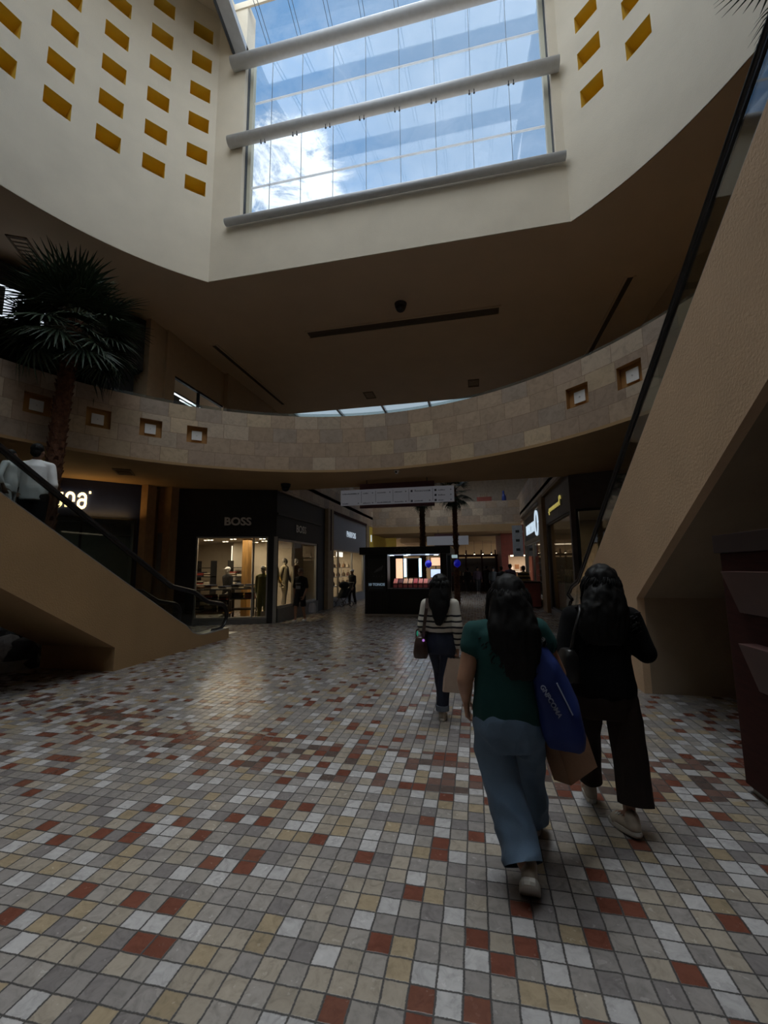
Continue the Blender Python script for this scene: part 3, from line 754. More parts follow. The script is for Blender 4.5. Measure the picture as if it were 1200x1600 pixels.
bagm = [M('bag ' + n, c, 0.5) for n, c in (('black', (0.015, 0.013, 0.012)), ('tan', (0.25, 0.13, 0.06)), ('brown', (0.07, 0.035, 0.02)), ('cream', (0.5, 0.42, 0.32)), ('wine', (0.12, 0.02, 0.025)))]
rnd = random.Random(4)
for j, zz in enumerate((0.80, 1.25, 1.70)):
    sh = empty('display_shelf', (-6.75, 20.6, 0), 0, ('lowest', 'middle', 'highest')[j] + ' shelf of handbags in the accessory shop window', 'shelf', 'handbag shelves')
    boxobj('shelf_board', (-0.2, -1.9, zz - 0.03), (0.2, 1.9, zz), white_m, sh)
    for sy in (-1.85, 0, 1.85): MB().cyl((0.15, sy, 0 if j == 0 else zz - 0.45), (0.15, sy, zz - 0.03), 0.015, n=8).build('post', steel, sh)
    for k in range(5):
        y = 19.0 + k * 0.8 + rnd.uniform(-0.1, 0.1); wd, hg = rnd.uniform(0.14, 0.2), rnd.uniform(0.16, 0.26)
        o = empty('handbag', (-6.75, y, zz), R_(90), 'handbag with a loop handle on a shelf of the accessory shop window', 'bag', 'handbags in the shop window')
        bm_ = rnd.choice(bagm)
        MB().rings([[(-wd, -0.06, 0), (wd, -0.06, 0), (wd, 0.06, 0), (-wd, 0.06, 0)], [(-wd * 0.96, -0.06, hg * 0.6), (wd * 0.96, -0.06, hg * 0.6), (wd * 0.96, 0.06, hg * 0.6), (-wd * 0.96, 0.06, hg * 0.6)], [(-wd * 0.75, -0.02, hg), (wd * 0.75, -0.02, hg), (wd * 0.75, 0.02, hg), (-wd * 0.75, 0.02, hg)]]).build('bag_body', bm_, o, bevel=0.012)
        MB().tube([(wd * 0.5 * math.cos(R_(180 - q * 18)), 0, hg + 0.12 * math.sin(R_(q * 18))) for q in range(11)], 0.009, 6).build('handle', bm_, o, smooth=True)
for k in range(6):
    spot_lamp(-6.35, 18.0 + k * 0.9, 2.595, 'small warm spotlight above the accessory shop window', 'accessory shop spotlights', 1)
# ochre front farther along the corridor
S5, mY, LY = slab_with_holes('wall_shopfront', (-6.02, 23.9), (-6.02, 33), 0, 4.1, [(0.8, 8.5, 0.3, 2.9)], ochre_deep)
glazing('window_7', mY, 0.8, 8.5, 0.3, 2.9, bars=(3, 5.5), frame=darkmetal)
structure(MB().box((-6.2, 23.3, 0), (-5.95, 23.9, 4.12)).build('column_corridor', MATS['tan pier']))
wall('wall_shop_back', (-9.0, 23.9), (-9.0, 33), 0, 4, stucco_warm)
tag(MB().box((0.5, 0.02, 3.2), (0.62, 0.06, 3.6), m=mY).build('shop_sign', LIT), 'small lit upright mark on the yellow ochre shopfront', 'sign')

# right-hand shops
S6, mD, LD = slab_with_holes('wall_shopfront', (2.62, 23.6), (2.62, 17.3), 0, 4.2, [(0.25, 5.6, 2.92, 4.1), (0.25, 5.9, 0.25, 2.75)], M('beige shopfront', (0.34, 0.27, 0.19), 0.7))
glazing('window_8', mD, 0.25, 5.9, 0.25, 2.75, bars=(3.0,), frame=alu)
o = empty('shop_sign', (0, 0, 0), 0, 'black sign box with lit white letters and a ring on the corridor wall opposite', 'sign')
MB().box((0.3, -0.12, 2.95), (5.55, -0.06, 4.07), m=mD).build('sign_box', black_m, o)
text('sign_letters', 'DEVLYN', 0.66, M('lit letters', (0.7, 0.85, 1.0), emit=0.75, ecol=(0.7, 0.86, 1.0), vary=0), mD @ Matrix.Translation((2.30, -0.05, 3.42)), o, 0.03, 0.004, 1.15)
b = MB(); b.tube([mD @ Vector((4.62 + 0.42 * math.cos(2 * PI * k / 20), -0.02, 3.5 + 0.52 * math.sin(2 * PI * k / 20))) for k in range(21)], 0.035, 6); b.build('sign_ring', MATS['lit letters'], o)
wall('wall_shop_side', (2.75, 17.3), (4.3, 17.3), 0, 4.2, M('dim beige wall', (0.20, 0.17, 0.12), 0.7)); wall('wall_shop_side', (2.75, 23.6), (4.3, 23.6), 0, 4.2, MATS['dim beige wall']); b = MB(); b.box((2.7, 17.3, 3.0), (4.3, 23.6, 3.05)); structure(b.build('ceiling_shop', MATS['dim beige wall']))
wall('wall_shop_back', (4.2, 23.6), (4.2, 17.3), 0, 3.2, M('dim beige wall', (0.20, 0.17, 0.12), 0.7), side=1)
S7, mJ, LJ = slab_with_holes('wall_shopfront', (2.62, 16.4), (2.62, 12.3), 0, 4.2, [(0.10, 3.95, 0.16, 3.17)], mauve)
structure(MB().box((2.5, 16.4, 0), (2.9, 17.3, 4.3)).build('column_corridor', M('brown pier', (0.28, 0.17, 0.085), 0.65)))
structure(MB().box((2.52, 12.3, 4.2), (2.9, 24, 4.3)).build('trim_9', M('brown cornice', (0.20, 0.13, 0.075), 0.7)))
glazing('window_9', mJ, 0.10, 3.95, 0.16, 3.17, bars=(), frame=darkmetal, w=0.06)
# script sign: a slim gold line of loops on a black bar
o = empty('shop_sign', (0, 0, 0), 0, 'slim gold script on a black bar above the jewellery window', 'sign')
MB().box((0.95, 0.0, 3.48), (3.0, 0.02, 3.74), m=mJ).build('backing_bar', black_m, o)
GL2 = M('gold script', (0.75, 0.60, 0.12), 0.4, emit=0.35, ecol=(0.9, 0.75, 0.2), vary=0)
b = MB(); pts = []
for k in range(90):
    q = k / 89; pts.append(mJ @ Vector((0.9 + 2.15 * q + 0.05 * math.sin(q * 60), 0.035, 3.56 + 0.055 * math.cos(q * 60) + (0.16 if 0.92 < q else 0.0) + (-0.1 if q < 0.05 else 0))))
b.tube(pts, 0.018, 5); b.build('script_letters', GL2, o)
S8, mK, LK = slab_with_holes('wall_shopfront', (2.62, 12.3), (5.9, 11.1), 0, 4.2, [(0.12, 3.2, 0.16, 3.2)], M('dark mauve shopfront', (0.10, 0.085, 0.08), 0.65))
glazing('window_10', mK, 0.12, 3.2, 0.16, 3.2, bars=(1.7,), frame=black_m, w=0.07)
wall('wall_shop_back', (6.3, 16.4), (6.3, 10.9), 0, 3.4, M('warm dim wall', (0.26, 0.21, 0.14), 0.8), side=1); wall('wall_shop_side', (2.75, 16.45), (6.4, 16.45), 0, 3.4, MATS['warm dim wall'])
b = MB(); b.poly([(2.7, 16.45, 3.3), (2.7, 12.35, 3.3), (6.35, 11.0, 3.3), (6.35, 16.45, 3.3)]); structure(b.build('ceiling_shop', SHC))
light('shop_light', 'AREA', (3.7, 14.2, 3.2), 7, WARM, 1.0, 3.0)
light('shop_light', 'SPOT', (4.3, 12.9, 3.2), 12, WARM, 0.05).data.spot_size = R_(80)
dc = empty('display_counter', (3.15, 14.2, 0), 0, 'pale jewellery counter with a raised back behind the tall shop window', 'counter')
boxobj('cabinet', (-0.3, -1.8, 0), (0.3, 1.8, 1.12), M('cream laminate', (0.42, 0.34, 0.22), 0.5), dc); boxobj('top', (-0.33, -1.85, 1.12), (0.33, 1.85, 1.16), glass, dc); boxobj('shelf', (-0.05, -1.7, 1.5), (0.28, 1.7, 1.53), M('cream laminate', (0.4, 0.33, 0.22)), dc)
for y in (-1.7, 1.66): boxobj('bracket', (0.02, y, 1.16), (0.06, y + 0.04, 1.5), steel, dc)
CREAM = M('cream velvet', (0.52, 0.42, 0.27), 0.8)
for k in range(8):
    y = 12.75 + k * 0.42
    for j in range(2 if k < 6 else 1):
        o = empty('necklace_bust', (3.2 - 0.15 * (1 - j), y, 1.16 if j == 0 else 1.53), R_(-90), 'cream necklace bust standing in the jewellery window display', 'display stand', 'necklace busts')
        s_ = 1.0 if j == 0 else 1.25 - 0.06 * k
        MB().rings([[(x * s_ * ww, yy * s_, zz * s_) for x, yy in ((-1, -0.03), (1, -0.03), (1, 0.03), (-1, 0.03))] for ww, zz in ((0.05, 0), (0.09, 0.08), (0.11, 0.2), (0.05, 0.28), (0.035, 0.36), (0.03, 0.38))]).build('bust', CREAM, o, bevel=0.01)
        MB().tube([(0.07 * s_ * math.cos(R_(200 + q * 14)), -0.04 * s_, (0.26 + 0.11 * math.sin(R_(200 + q * 14))) * s_) for q in range(11)], 0.006, 5).build('necklace', M('gold', (0.8, 0.6, 0.25), 0.3, metal=1.0), o)
o = empty('table_lamp', (3.6, 12.75, 0), 0, 'small glowing globe lamp behind the dark window beside the escalator', 'lamp')
MB().cyl((0, 0, 0), (0, 0, 1.2), 0.12, n=16).build('stand', CREAM, o); MB().ell((0, 0, 1.32), 0.12).build('globe', M('lit globe', (1, 0.8, 0.5), emit=1.5, ecol=(1, 0.78, 0.45), vary=0), o, smooth=True)
# glimmering stock inside the optician's window: frames on a lit rack
rk = empty('eyewear_rack', (3.05, 20.4, 0), 0, 'upright rack with rows of small bright eyewear behind the shop glass', 'rack')
boxobj('back_panel', (0.1, -1.8, 0.0), (0.16, 1.8, 2.3), M('rack panel', (0.2, 0.17, 0.12)), rk)
for zz in (0.9, 1.2, 1.5, 1.8): boxobj('ledge', (-0.05, -1.75, zz), (0.1, 1.75, zz + 0.02), white_m, rk)
for zz in (0.92, 1.22, 1.52, 1.82):
    for k in range(8):
        y = 18.85 + k * 0.42
        b = MB()
        for sy in (-0.035, 0.035): b.tube([(0, sy + 0.03 * math.cos(2 * PI * q / 10), 0.03 + 0.022 * math.sin(2 * PI * q / 10)) for q in range(11)], 0.004, 4)
        o = b.build('eyeglasses', steel); o.location = (3.05, y, zz); tag(o, 'pair of eyeglasses on a ledge of the optician rack', 'eyeglasses', 'eyeglasses on the rack')
light('shop_light', 'AREA', (3.0, 20.4, 2.7), 4, WARM, 0.4, 4.0)
# red planter box by the pier
o = empty('waste_bin', (2.22, 18.7, 0), 0, 'dark red box bin against the corridor wall beside the brown pier', 'bin')
boxobj('bin_body', (-0.33, -0.5, 0.03), (0.33, 0.5, 0.98), redpaint, o, 0.02); boxobj('bin_lid', (-0.35, -0.52, 0.98), (0.35, 0.52, 1.05), darkred, o, 0.015); boxobj('bin_foot', (-0.28, -0.45, 0), (0.28, 0.45, 0.03), black_m, o)
o = empty('blade_sign', (2.35, 24.2, 0), 0, 'upright white projecting sign on the corridor wall', 'sign')
boxobj('sign_panel', (-0.27, -0.05, 2.2), (0.27, 0.05, 3.9), M('grey white panel', (0.42, 0.44, 0.48), 0.5), o); boxobj('bracket', (0.27, -0.03, 3.5), (0.3, 0.03, 3.6), steel, o)
for k, zz in enumerate((2.5, 3.0, 3.5)): boxobj('sign_mark', (-0.1, -0.06, zz), (0.1, -0.05, zz + 0.14), charcoal, o)

# red shop end with a bright interior, and the far bridge
b = MB(); b.box((1.62, 26.9, 2.35), (4.2, 27.1, 4.2)); b.box((1.62, 26.9, 0), (2.02, 27.1, 2.35)); b.box((1.62, 27.1, 0), (1.75, 33, 4.2)); structure(b.build('wall_red', redpaint))
wall('wall_shop_back', (1.7, 30.5), (5, 30.5), 0, 2.6, shopwall)
b = MB(); b.quad((1.7, 27, 2.5), (5, 27, 2.5), (5, 30.5, 2.5), (1.7, 30.5, 2.5)); structure(b.build('ceiling_shop', SHC))
light('shop_light', 'AREA', (3.0, 28.6, 2.45), 60, (1, 0.74, 0.5), 1.6, 2.0)
tag(boxobj('ceiling_strip_light', (2.2, 27.6, 2.3), (3.1, 27.68, 2.38), lamp_w), 'bright strip light inside the red-fronted shop', 'light')
for k, (x, zz, hh) in enumerate(((2.25, 0.55, 0.45), (2.6, 0.55, 0.75), (2.95, 0.55, 0.4), (2.3, 1.35, 0.3), (2.65, 1.5, 0.3), (3.0, 1.35, 0.3))):
    tag(boxobj('display_box', (x - 0.13, 28.5 + 0.15 * (k % 2), zz), (x + 0.13, 28.75 + 0.15 * (k % 2), zz + hh), [white_m, MATS['bag tan'], MATS['bag brown']][k % 3], None, 0.02), 'small stocked box on the stand inside the red-fronted shop', 'box', 'boxes in the red shop')
st = empty('display_stand', (2.65, 28.7, 0), 0, 'tiered white stand inside the red-fronted shop', 'stand')
for zz in (0.5, 1.3): boxobj('tier', (-0.7, -0.3, zz), (0.7, 0.4, zz + 0.05), white_m, st)
for x in (-0.65, 0.62): boxobj('upright', (x, -0.2, 0), (x + 0.04, 0.3, 1.3), steel, st)
def bridge(y0, y1, z0, z1, z2, mat):
    o = wall('wall_bridge', (-6.0, y0), (2.62, y0), z1, z2, stone_obj, thick=0.25, side=-1)
    b = MB(); b.box((-6, y0 - 0.12, z0), (2.62, y1, z1)); structure(b.build('ceiling_bridge', mat))
bridge(25.0, 28.5, 3.68, 4.08, 5.45, stucco_warm)
bridge(35.0, 38.5, 3.7, 4.1, 5.5, stucco_warm)
b = MB(); b.box((-9, 18.1, 9.0), (-8.5, 44, 9.25)); b.box((0.4, 18.1, 9.0), (6.5, 44, 9.25)); b.box((-8.5, 20.2, 9.0), (-4.2, 44, 9.25)); b.box((-4.2, 20.2, 9.0), (0.4, 21.0, 9.25)); b.box((-4.2, 24.6, 9.0), (0.4, 44, 9.25)); structure(b.build('ceiling', ceil_m))
wall('wall_upper_left', (-9.0, 44), (-9.0, 18), 4.7, 9.0, stucco_tan); wall('wall_upper_right', (5.45, 18), (5.45, 44), 4.7, 9.0, stucco_tan)
b = MB(); b.box((-9, 12.5, 4.55), (-6.0, 44, 4.7)); b.box((2.62, 12.5, 4.55), (5.5, 44, 4.7)); structure(b.build('floor_gallery', shopfloor))
structure(MB().box((-9, 29.5, 5.6), (6, 29.7, 9)).build('wall_upper_back', M('pale upper wall', (0.60, 0.58, 0.55), 0.8)))
w2 = empty('window_11', (0, 0, 0), kind='structure')
MB().box((-8.5, 18.1, 9.3), (0.4, 20.2, 9.31)).build('glass_pane', milky, w2)
b = MB()
MB().box((-4.2, 21.0, 9.3), (0.4, 24.6, 9.31)).build('glass_pane', glass, w2)
for y in (18.16, 20.14): b.box((-8.5, y - 0.06, 9.2), (0.4, y + 0.06, 9.35))
for x in (-8.44, -6.2, -4.0, -1.8, 0.34): b.box((x - 0.05, 18.1, 9.2), (x + 0.05, 20.2, 9.35))
b.build('window_frame', white_steel, w2)
structure(MB().box((-4.9, 24.2, 5.46), (-1.6, 24.4, 5.5)).build('trim_10', white_steel)) if False else None
pl = empty('planter_box', (0.68, 25.15, 5.45), 0, 'small red planter box with dry stems on the bridge parapet', 'planter')
boxobj('box', (-0.42, -0.12, 0), (0.42, 0.12, 0.26), MATS['brick red paint'], pl)
b = MB()
for k in range(9): b.tube([(-0.2 + 0.05 * k, 0, 0.26), (-0.22 + 0.055 * k, 0, 0.45 + 0.05 * math.sin(k * 2))], 0.012, 4)
b.build('stems', M('dry stems', (0.3, 0.2, 0.12)), pl)
o = blob('blue_ornament', [('l', [(0, 0, 0, 0.13, 0.1), (0, 0, 0.25, 0.12, 0.1), (-0.02, 0, 0.4, 0.06, 0.06), (-0.03, 0, 0.55, 0.07, 0.06), (-0.03, 0, 0.6, 0.03, 0.03)])], M('blue glaze', (0.02, 0.04, 0.22), 0.4), voxel=0.025)
o.location = (1.80, 25.12, 5.45); tag(o, 'small dark blue bottle-shaped ornament on the bridge parapet', 'ornament')
# ------------------------------------------------------------------ escalators
def escalator(label, X, sgn, ytop, ztop, zbot_y, zbot, yend, ybase, s, mat, ystart, under):
    """X: face towards the middle of the hall; sgn: direction in which the machine's width runs; (ytop, ztop): a point of the sloping upper edge;
    (zbot_y, zbot): a point of the sloping lower edge; yend: lower end on the floor; ybase: where the closed base stops; s: slope"""
    o = empty('escalator', (X, yend, 0), 0, label, 'escalator'); ox, oy = X, yend
    W = 1.5; TH = 0.09
    up = lambda y: ztop + s * (ytop - y); lo = lambda y: zbot + s * (zbot_y - y)
    yk = ytop - (0.42 - ztop) / s                       # where the upper edge nears the floor
    sweep = [(yk - 0.35, up(yk - 0.35)), (yk - 0.1, up(yk - 0.1) + 0.012), (yk + 0.10, 0.325), (yk + 0.28, 0.26), (yk + 0.5, 0.225), (yk + 0.75, 0.22), (yend, 0.235)]
    out = [(ystart, up(ystart))] + sweep + [(yend, 0.0), (ybase, 0.0), (ybase, lo(ybase)), (ystart, lo(ystart))]
    for x in (X, X + sgn * (W - TH)):
        b = MB(); b.prism([(x - ox, y - oy, z) for y, z in out], (sgn * TH, 0, 0)); b.build('side_panel', mat, o)
    b = MB(); x0, x1 = X + sgn * TH, X + sgn * (W - TH)
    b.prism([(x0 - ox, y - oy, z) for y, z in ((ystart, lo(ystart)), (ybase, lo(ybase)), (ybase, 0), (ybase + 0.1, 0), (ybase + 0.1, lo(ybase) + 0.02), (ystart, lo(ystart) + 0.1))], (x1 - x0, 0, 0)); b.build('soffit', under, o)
    # balustrade glass, decking and handrails
    hr = 0.63
    yb = yend + 0.10                                     # middle of the newel
    for k in (0, 1):
        xg = X + sgn * (0.10 if k == 0 else W - 0.10)
        top = [(ystart, up(ystart) + hr)]
        ym = yk - 0.5
        top += [(ym, up(ym) + hr), (yk + 0.2, 0.235 + hr + 0.33), (yk + 0.7, 0.235 + hr + 0.08), (yend - 0.3, 0.86)]
        nose = [(yend - 0.3 + 0.34 * math.sin(R_(a)), 0.55 + 0.31 * math.cos(R_(a))) for a in range(20, 161, 20)] + [(yend - 0.3, 0.24), (yend - 0.55, 0.235)]
        rail = top + nose
        b = MB(); b.prism([(xg - ox - 0.006, y - oy, z) for y, z in rail + [(q[0], q[1] - 0.01) for q in reversed(sweep[:-1])] + [(ystart, up(ystart) - 0.02)]], (0.012, 0, 0)); b.build('balustrade_glass', glass_dark, o)
        pts = [Vector((xg - ox, y - oy, z)) for y, z in rail]
        # handrail: rounded belt on a slim metal guide
        fine = [pts[0]]
        for p, q in zip(pts, pts[1:]):
            n = max(1, int((q - p).length / 0.25)); fine += [p.lerp(q, i / n) for i in range(1, n + 1)]
        rr = []
        for i, p in enumerate(fine):
            d = (fine[min(i + 1, len(fine) - 1)] - fine[max(i - 1, 0)]).normalized(); n = Vector((1, 0, 0)); u = n.cross(d) * (-1 if True else 1)
            if i == 0: u0 = u
            rr.append([p + n * (0.045 * math.cos(a)) + u * (0.028 * math.sin(a)) for a in [2 * PI * j / 12 for j in range(12)]])
        hb = MB().rings(rr).build('handrail', rubber, o, smooth=True)
        rr = [[p + Vector((dx, 0, 0)) + (fine[min(i + 1, len(fine) - 1)] - fine[max(i - 1, 0)]).normalized().cross(Vector((1, 0, 0))) * dz for dx, dz in ((-0.02, 0.024), (0.02, 0.024), (0.02, 0.062), (-0.02, 0.062))] for i, p in enumerate(fine)]
        MB().rings(rr).build('handrail_guide', darkmetal, hb)
        b = MB(); dk = [(ystart, up(ystart))] + sweep
        xa, xb = sorted((X + sgn * (0.005 if k == 0 else W - 0.30), X + sgn * (0.30 if k == 0 else W - 0.005)))
        b.rings([[(xa - ox, y - oy, z + 0.002), (xb - ox, y - oy, z + 0.002), (xb - ox, y - oy, z + 0.02), (xa - ox, y - oy, z + 0.02)] for y, z in dk]); b.build('decking', darkmetal if k else alu, o)
    # steps: each one a tread with a riser
    zs = lambda y: up(y) - 0.15
    xa, xb = sorted((X + sgn * 0.3, X + sgn * (W - 0.3)))
    y = yk - 0.2; k = 0; me = None
    while y > ystart + 0.4 and k < 26:
        if me is None:
            b = MB(); b.box((xa - ox, -0.40, -0.04), (xb - ox, 0.0, 0)); b.box((xa - ox, -0.02, -0.26), (xb - ox, 0.0, -0.04)); me = b.mesh('step')
            st = link_mesh('step', me, steel, o)
        else:
            st = bpy.data.objects.new('step', me); COL.objects.link(st); st.parent = o
        st.location = (0, y - oy, max(zs(y), 0.03)); y -= 0.40; k += 1
    b = MB(); b.box((xa - ox, yk + 0.0 - oy, 0.0), (xb - ox, yend + 0.9 - oy, 0.012)); b.build('landing_plate', steel, o)
    return zs
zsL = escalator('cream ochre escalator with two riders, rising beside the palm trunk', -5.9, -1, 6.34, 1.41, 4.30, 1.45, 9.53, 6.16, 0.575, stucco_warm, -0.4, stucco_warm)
zsR = escalator('tall tan escalator rising over the dark red wall unit', 2.1, 1, 5.30, 3.49, 4.38, 2.375, 11.05, 6.33, 0.592, stucco_tan, 0.6, M('stucco with painted shade', (0.33, 0.25, 0.17), 0.85, vary=0.08, vscale=2, bump=0.3, bscale=40))  # underside colour darkened to stand in for shade below the escalator

# dark red wall unit under the right-hand escalator
cb = empty('display_unit', (1.9, 3.84, 0), 0, 'dark red wooden wall unit with tilted panels under the tall escalator', 'display unit')
b = MB(); b.box((0.0, -2.4, 0.05), (0.75, 0, 1.74)); b.build('unit_body', darkred, cb, bevel=0.006)
MB().box((-0.03, -2.43, 1.74), (0.78, 0.03, 1.88)).build('unit_top', M('almost black wood', (0.02, 0.008, 0.008), 0.5), cb, bevel=0.006)
MB().box((0.03, -2.4, 0), (0.75, -0.03, 0.05)).build('unit_base', alu, cb)
PK = M('dusty rose panel', (0.10, 0.045, 0.04), 0.5)
for k, (z0, z1) in enumerate(((1.30, 1.60), (0.78, 1.10))):
    for j in range(3):
        y1 = -0.20 - 0.12 * k - j * 0.75
        MB().prism([(0.005, y1, z0), (-0.015, y1, z0), (-0.11, y1, z1), (0.005, y1, z1)], (0, -0.66, 0)).build('tilted_panel', PK, cb, bevel=0.004)

# ------------------------------------------------------------------ palms
TRUNK = M('palm trunk fibre', (0.13, 0.055, 0.03), 0.9, vary=0.5, vscale=14, bump=0.8, bscale=50)
FROND = M('palm leaf', (0.030, 0.052, 0.026), 0.5, vary=0.35, vscale=6)
STALK = M('palm stalk', (0.10, 0.11, 0.055), 0.5, vary=0.2)
def frond_mesh(stalk, fan, nb, droop, seed):
    rnd = random.Random(seed); b = MB()
    c = [(0, stalk * k / 4, 0.10 * stalk * math.sin(PI * k / 4) - 0.05 * k / 4) for k in range(5)]
    b.tube(c, [0.016, 0.013, 0.011, 0.009, 0.007], 5, mi=1)
    e = Vector(c[-1])
    for k in range(nb):
        a = R_(-115 + 230 * k / (nb - 1)) ; L = fan * (0.72 + 0.28 * math.cos(a * 0.75)) * rnd.uniform(0.9, 1.08)
        d = Vector((math.sin(a), math.cos(a), 0)); p = Vector((d.y, -d.x, 0)); w = 0.026
        sp = []
        for q in (0.0, 0.35, 0.7, 1.0):
            z = 0.10 * fan * math.sin(q * PI * 0.6) * 0.4 - droop * q ** 2.2 * L * rnd.uniform(0.8, 1.2) - 0.05 * abs(math.sin(a)) * q
            sp.append(e + d * (L * q * (1 - 0.15 * droop * q)) + Vector((0, 0, z)))
        ws = (0.008, w, w * 0.75, 0.002)
        vs = []
        for s, ww in zip(sp, ws): vs += [s - p * ww, s + Vector((0, 0, 0.010 * (ww > 0.01))), s + p * ww]
        fs = []
        for i in range(3):
            for j in range(2): fs.append((i * 3 + j, i * 3 + j + 1, i * 3 + j + 4, i * 3 + j + 3))
        b._add(vs, fs, 0)
    return b.mesh('frond')
FM = [frond_mesh(0.75, 0.78, 22, dr, sd) for sd, dr in enumerate((0.15, 0.35, 0.6, 0.25))]
for me in FM: me.materials.append(FROND); me.materials.append(STALK)
def palm(x, y, zc, r0, r1, label, n=58, sc=1.0, group=None, boots=True, lean=(0, 0), seed=1, low=-62):
    rnd = random.Random(seed); o = empty('palm_tree', (x, y, 0), 0, label, 'palm', group)
    b = MB(); N = int(zc / 0.12); pts = []; rad = []
    for k in range(N + 1):
        q = k / N; pts.append((lean[0] * q * q, lean[1] * q * q, zc * q)); rad.append((r0 + (r1 - r0) * q) * (1.0 + 0.05 * (k % 2)))
    b.tube(pts, rad, 14)
    if boots:
        tot = int(zc * 40)
        for k in range(tot):
            z = zc * k / tot; q = z / zc; a = k * 2.39996; r = r0 + (r1 - r0) * q; cx, cy = lean[0] * q * q, lean[1] * q * q
            d = Vector((math.cos(a), math.sin(a), 0)); p = Vector((-d.y, d.x, 0)); c0 = Vector((cx, cy, z)) + d * r * 0.85
            w = r * 0.42; L = rnd.uniform(0.10, 0.17)
            tip = c0 + d * (r * 0.30 + 0.02) + Vector((0, 0, L))
            b._add([c0 - p * w, c0 + p * w, tip + p * w * 0.45, tip - p * w * 0.45, c0 + Vector((0, 0, L * 0.9))], [(0, 1, 2, 3), (0, 3, 4), (1, 4, 2), (3, 2, 4)])
    b.build('trunk', TRUNK, o)
    for k in range(n):
        q = (k + 0.5) / n; el = R_(84 - (84 - low) * q ** 0.85) ; az = k * 2.39996 + rnd.uniform(-0.2, 0.2)
        me = FM[min(3, int(q * 2.2)) if rnd.random() < 0.7 else 3]
        f = bpy.data.objects.new('frond', me); COL.objects.link(f); f.parent = o
        f.location = (lean[0], lean[1], zc - 0.25 * q); f.rotation_euler = (el, rnd.uniform(-0.35, 0.35), az); f.scale = (sc * rnd.uniform(0.88, 1.1),) * 3
    return o
palm(-8.02, 6.52, 6.68, 0.145, 0.125, 'tall fan palm in front of the lit black shop fascia', 66, 0.92, seed=3, low=-45, lean=(0.26, 0.0))
palm(3.79, 4.0, 7.75, 0.14, 0.12, 'fan palm whose leaf tips show beyond the tall escalator handrail', 40, 0.72, seed=5)
palm(-2.28, 19.2, 5.25, 0.13, 0.11, 'slim palm rising behind the makeup kiosk, crown hidden by the hanging directory', 26, 0.7, seed=6)
palm(-0.80, 19.2, 5.15, 0.12, 0.09, 'slim palm with a small drooping crown beside the end of the hanging directory', 24, 0.62, seed=8, low=-60)
# heap of dark rocks at the left palm's foot
ROCK = M('dark rock', (0.022, 0.020, 0.020), 0.7, vary=0.6, vscale=7, bump=0.8, bscale=20)
PALE = M('pale rock', (0.16, 0.14, 0.13), 0.7, vary=0.3, vscale=7, bump=0.6, bscale=20)
rnd = random.Random(11)
for k in range(14):
    a = k * 2.4; r = 0.25 + 0.62 * math.sqrt(k / 14); sz = rnd.uniform(0.28, 0.45) * (1.15 - 0.4 * k / 14)
    bm = bmesh.new(); bmesh.ops.create_icosphere(bm, subdivisions=3, radius=1.0)
    for v in bm.verts:
        n = noise.noise(v.co * 1.4 + Vector((k * 3, 0, 0))) * 0.45 + noise.noise(v.co * 4 + Vector((0, k, 0))) * 0.16
        v.co = Vector((v.co.x * sz, v.co.y * sz * 0.9, v.co.z * sz * 0.85)) * (1 + n)
    me = bpy.data.meshes.new('rock'); bm.to_mesh(me); bm.free()
    o = link_mesh('rock', me, PALE if k in (5, 12) else ROCK)
    o.location = (-8.62 + r * math.cos(a), 6.3 + r * math.sin(a) * 0.8, sz * 0.55 + (0.42 if k < 4 else 0)); o.rotation_euler = (0, 0, a)
    if k in (5, 12): tag(o, 'paler rough rock among the dark rocks at the palm foot', 'rock', 'pale rocks at the palm foot')
    else: tag(o, 'dark rough rock in the heap round the palm foot behind the escalator', 'rock', 'dark rocks at the palm foot')
rr = []
for k in range(33):
    a = 2 * PI * k / 32; rr.append([(-8.70 + r * math.cos(a), 6.3 + r * 0.85 * math.sin(a), zz) for r, zz in ((1.25, 0), (1.22, 0.16), (1.10, 0.16), (1.08, 0.02))])
o = MB().rings(rr, caps=False).build('planter_kerb', M('blue grey kerb stone', (0.20, 0.21, 0.22), 0.6, vary=0.3, vscale=5)); tag(o, 'low bluish stone kerb round the rock heap and palm trunk', 'kerb')

# ------------------------------------------------------------------ ceiling and soffit fittings
SLOT = M('dark slot', (0.10, 0.08, 0.06), 0.9)
def slot(p0, p1, wd, label):
    m, L = frame2(p0, p1); o = empty('air_diffuser', (0, 0, 0), 0, label, 'air diffuser')
    MB().box((0, -wd / 2, ZC - 0.012), (L, wd / 2, ZC + 0.0), m=m).build('slot', SLOT, o)
    b = MB(); b.box((-0.05, -wd / 2 - 0.06, ZC - 0.03), (L + 0.05, -wd / 2, ZC), m=m); b.box((-0.05, wd / 2, ZC - 0.03), (L + 0.05, wd / 2 + 0.06, ZC), m=m)
    b.build('slot_frame', ceil_m, o); b = MB(); b.box((0, -0.02, ZC - 0.02), (L, 0.02, ZC - 0.008), m=m); b.build('vane', SLOT, o)
slot((-4.88, 11.78), (0.95, 11.78), 0.34, 'long dark slot diffuser in the gallery ceiling, parallel to the tall window')
slot((-8.16, 16.9), (-8.16, 11.7), 0.15, 'long slot diffuser along the gallery ceiling edge on the palm side')
slot((4.18, 11.1), (4.18, 15.2), 0.15, 'long slot diffuser in the gallery ceiling above the tall escalator')
def dome(x, y, z, label, r=0.13):
    o = empty('ceiling_dome_camera', (x, y, z), 0, label, 'camera')
    MB().cyl((0, 0, 0), (0, 0, -0.10), r * 1.25, r * 1.1, 20).build('housing', charcoal, o)
    MB().ell((0, 0, -0.11), (r, r, r * 0.95), 20, 12).build('dome', M('smoked dome', (0.01, 0.012, 0.02), 0.15), o, smooth=True)
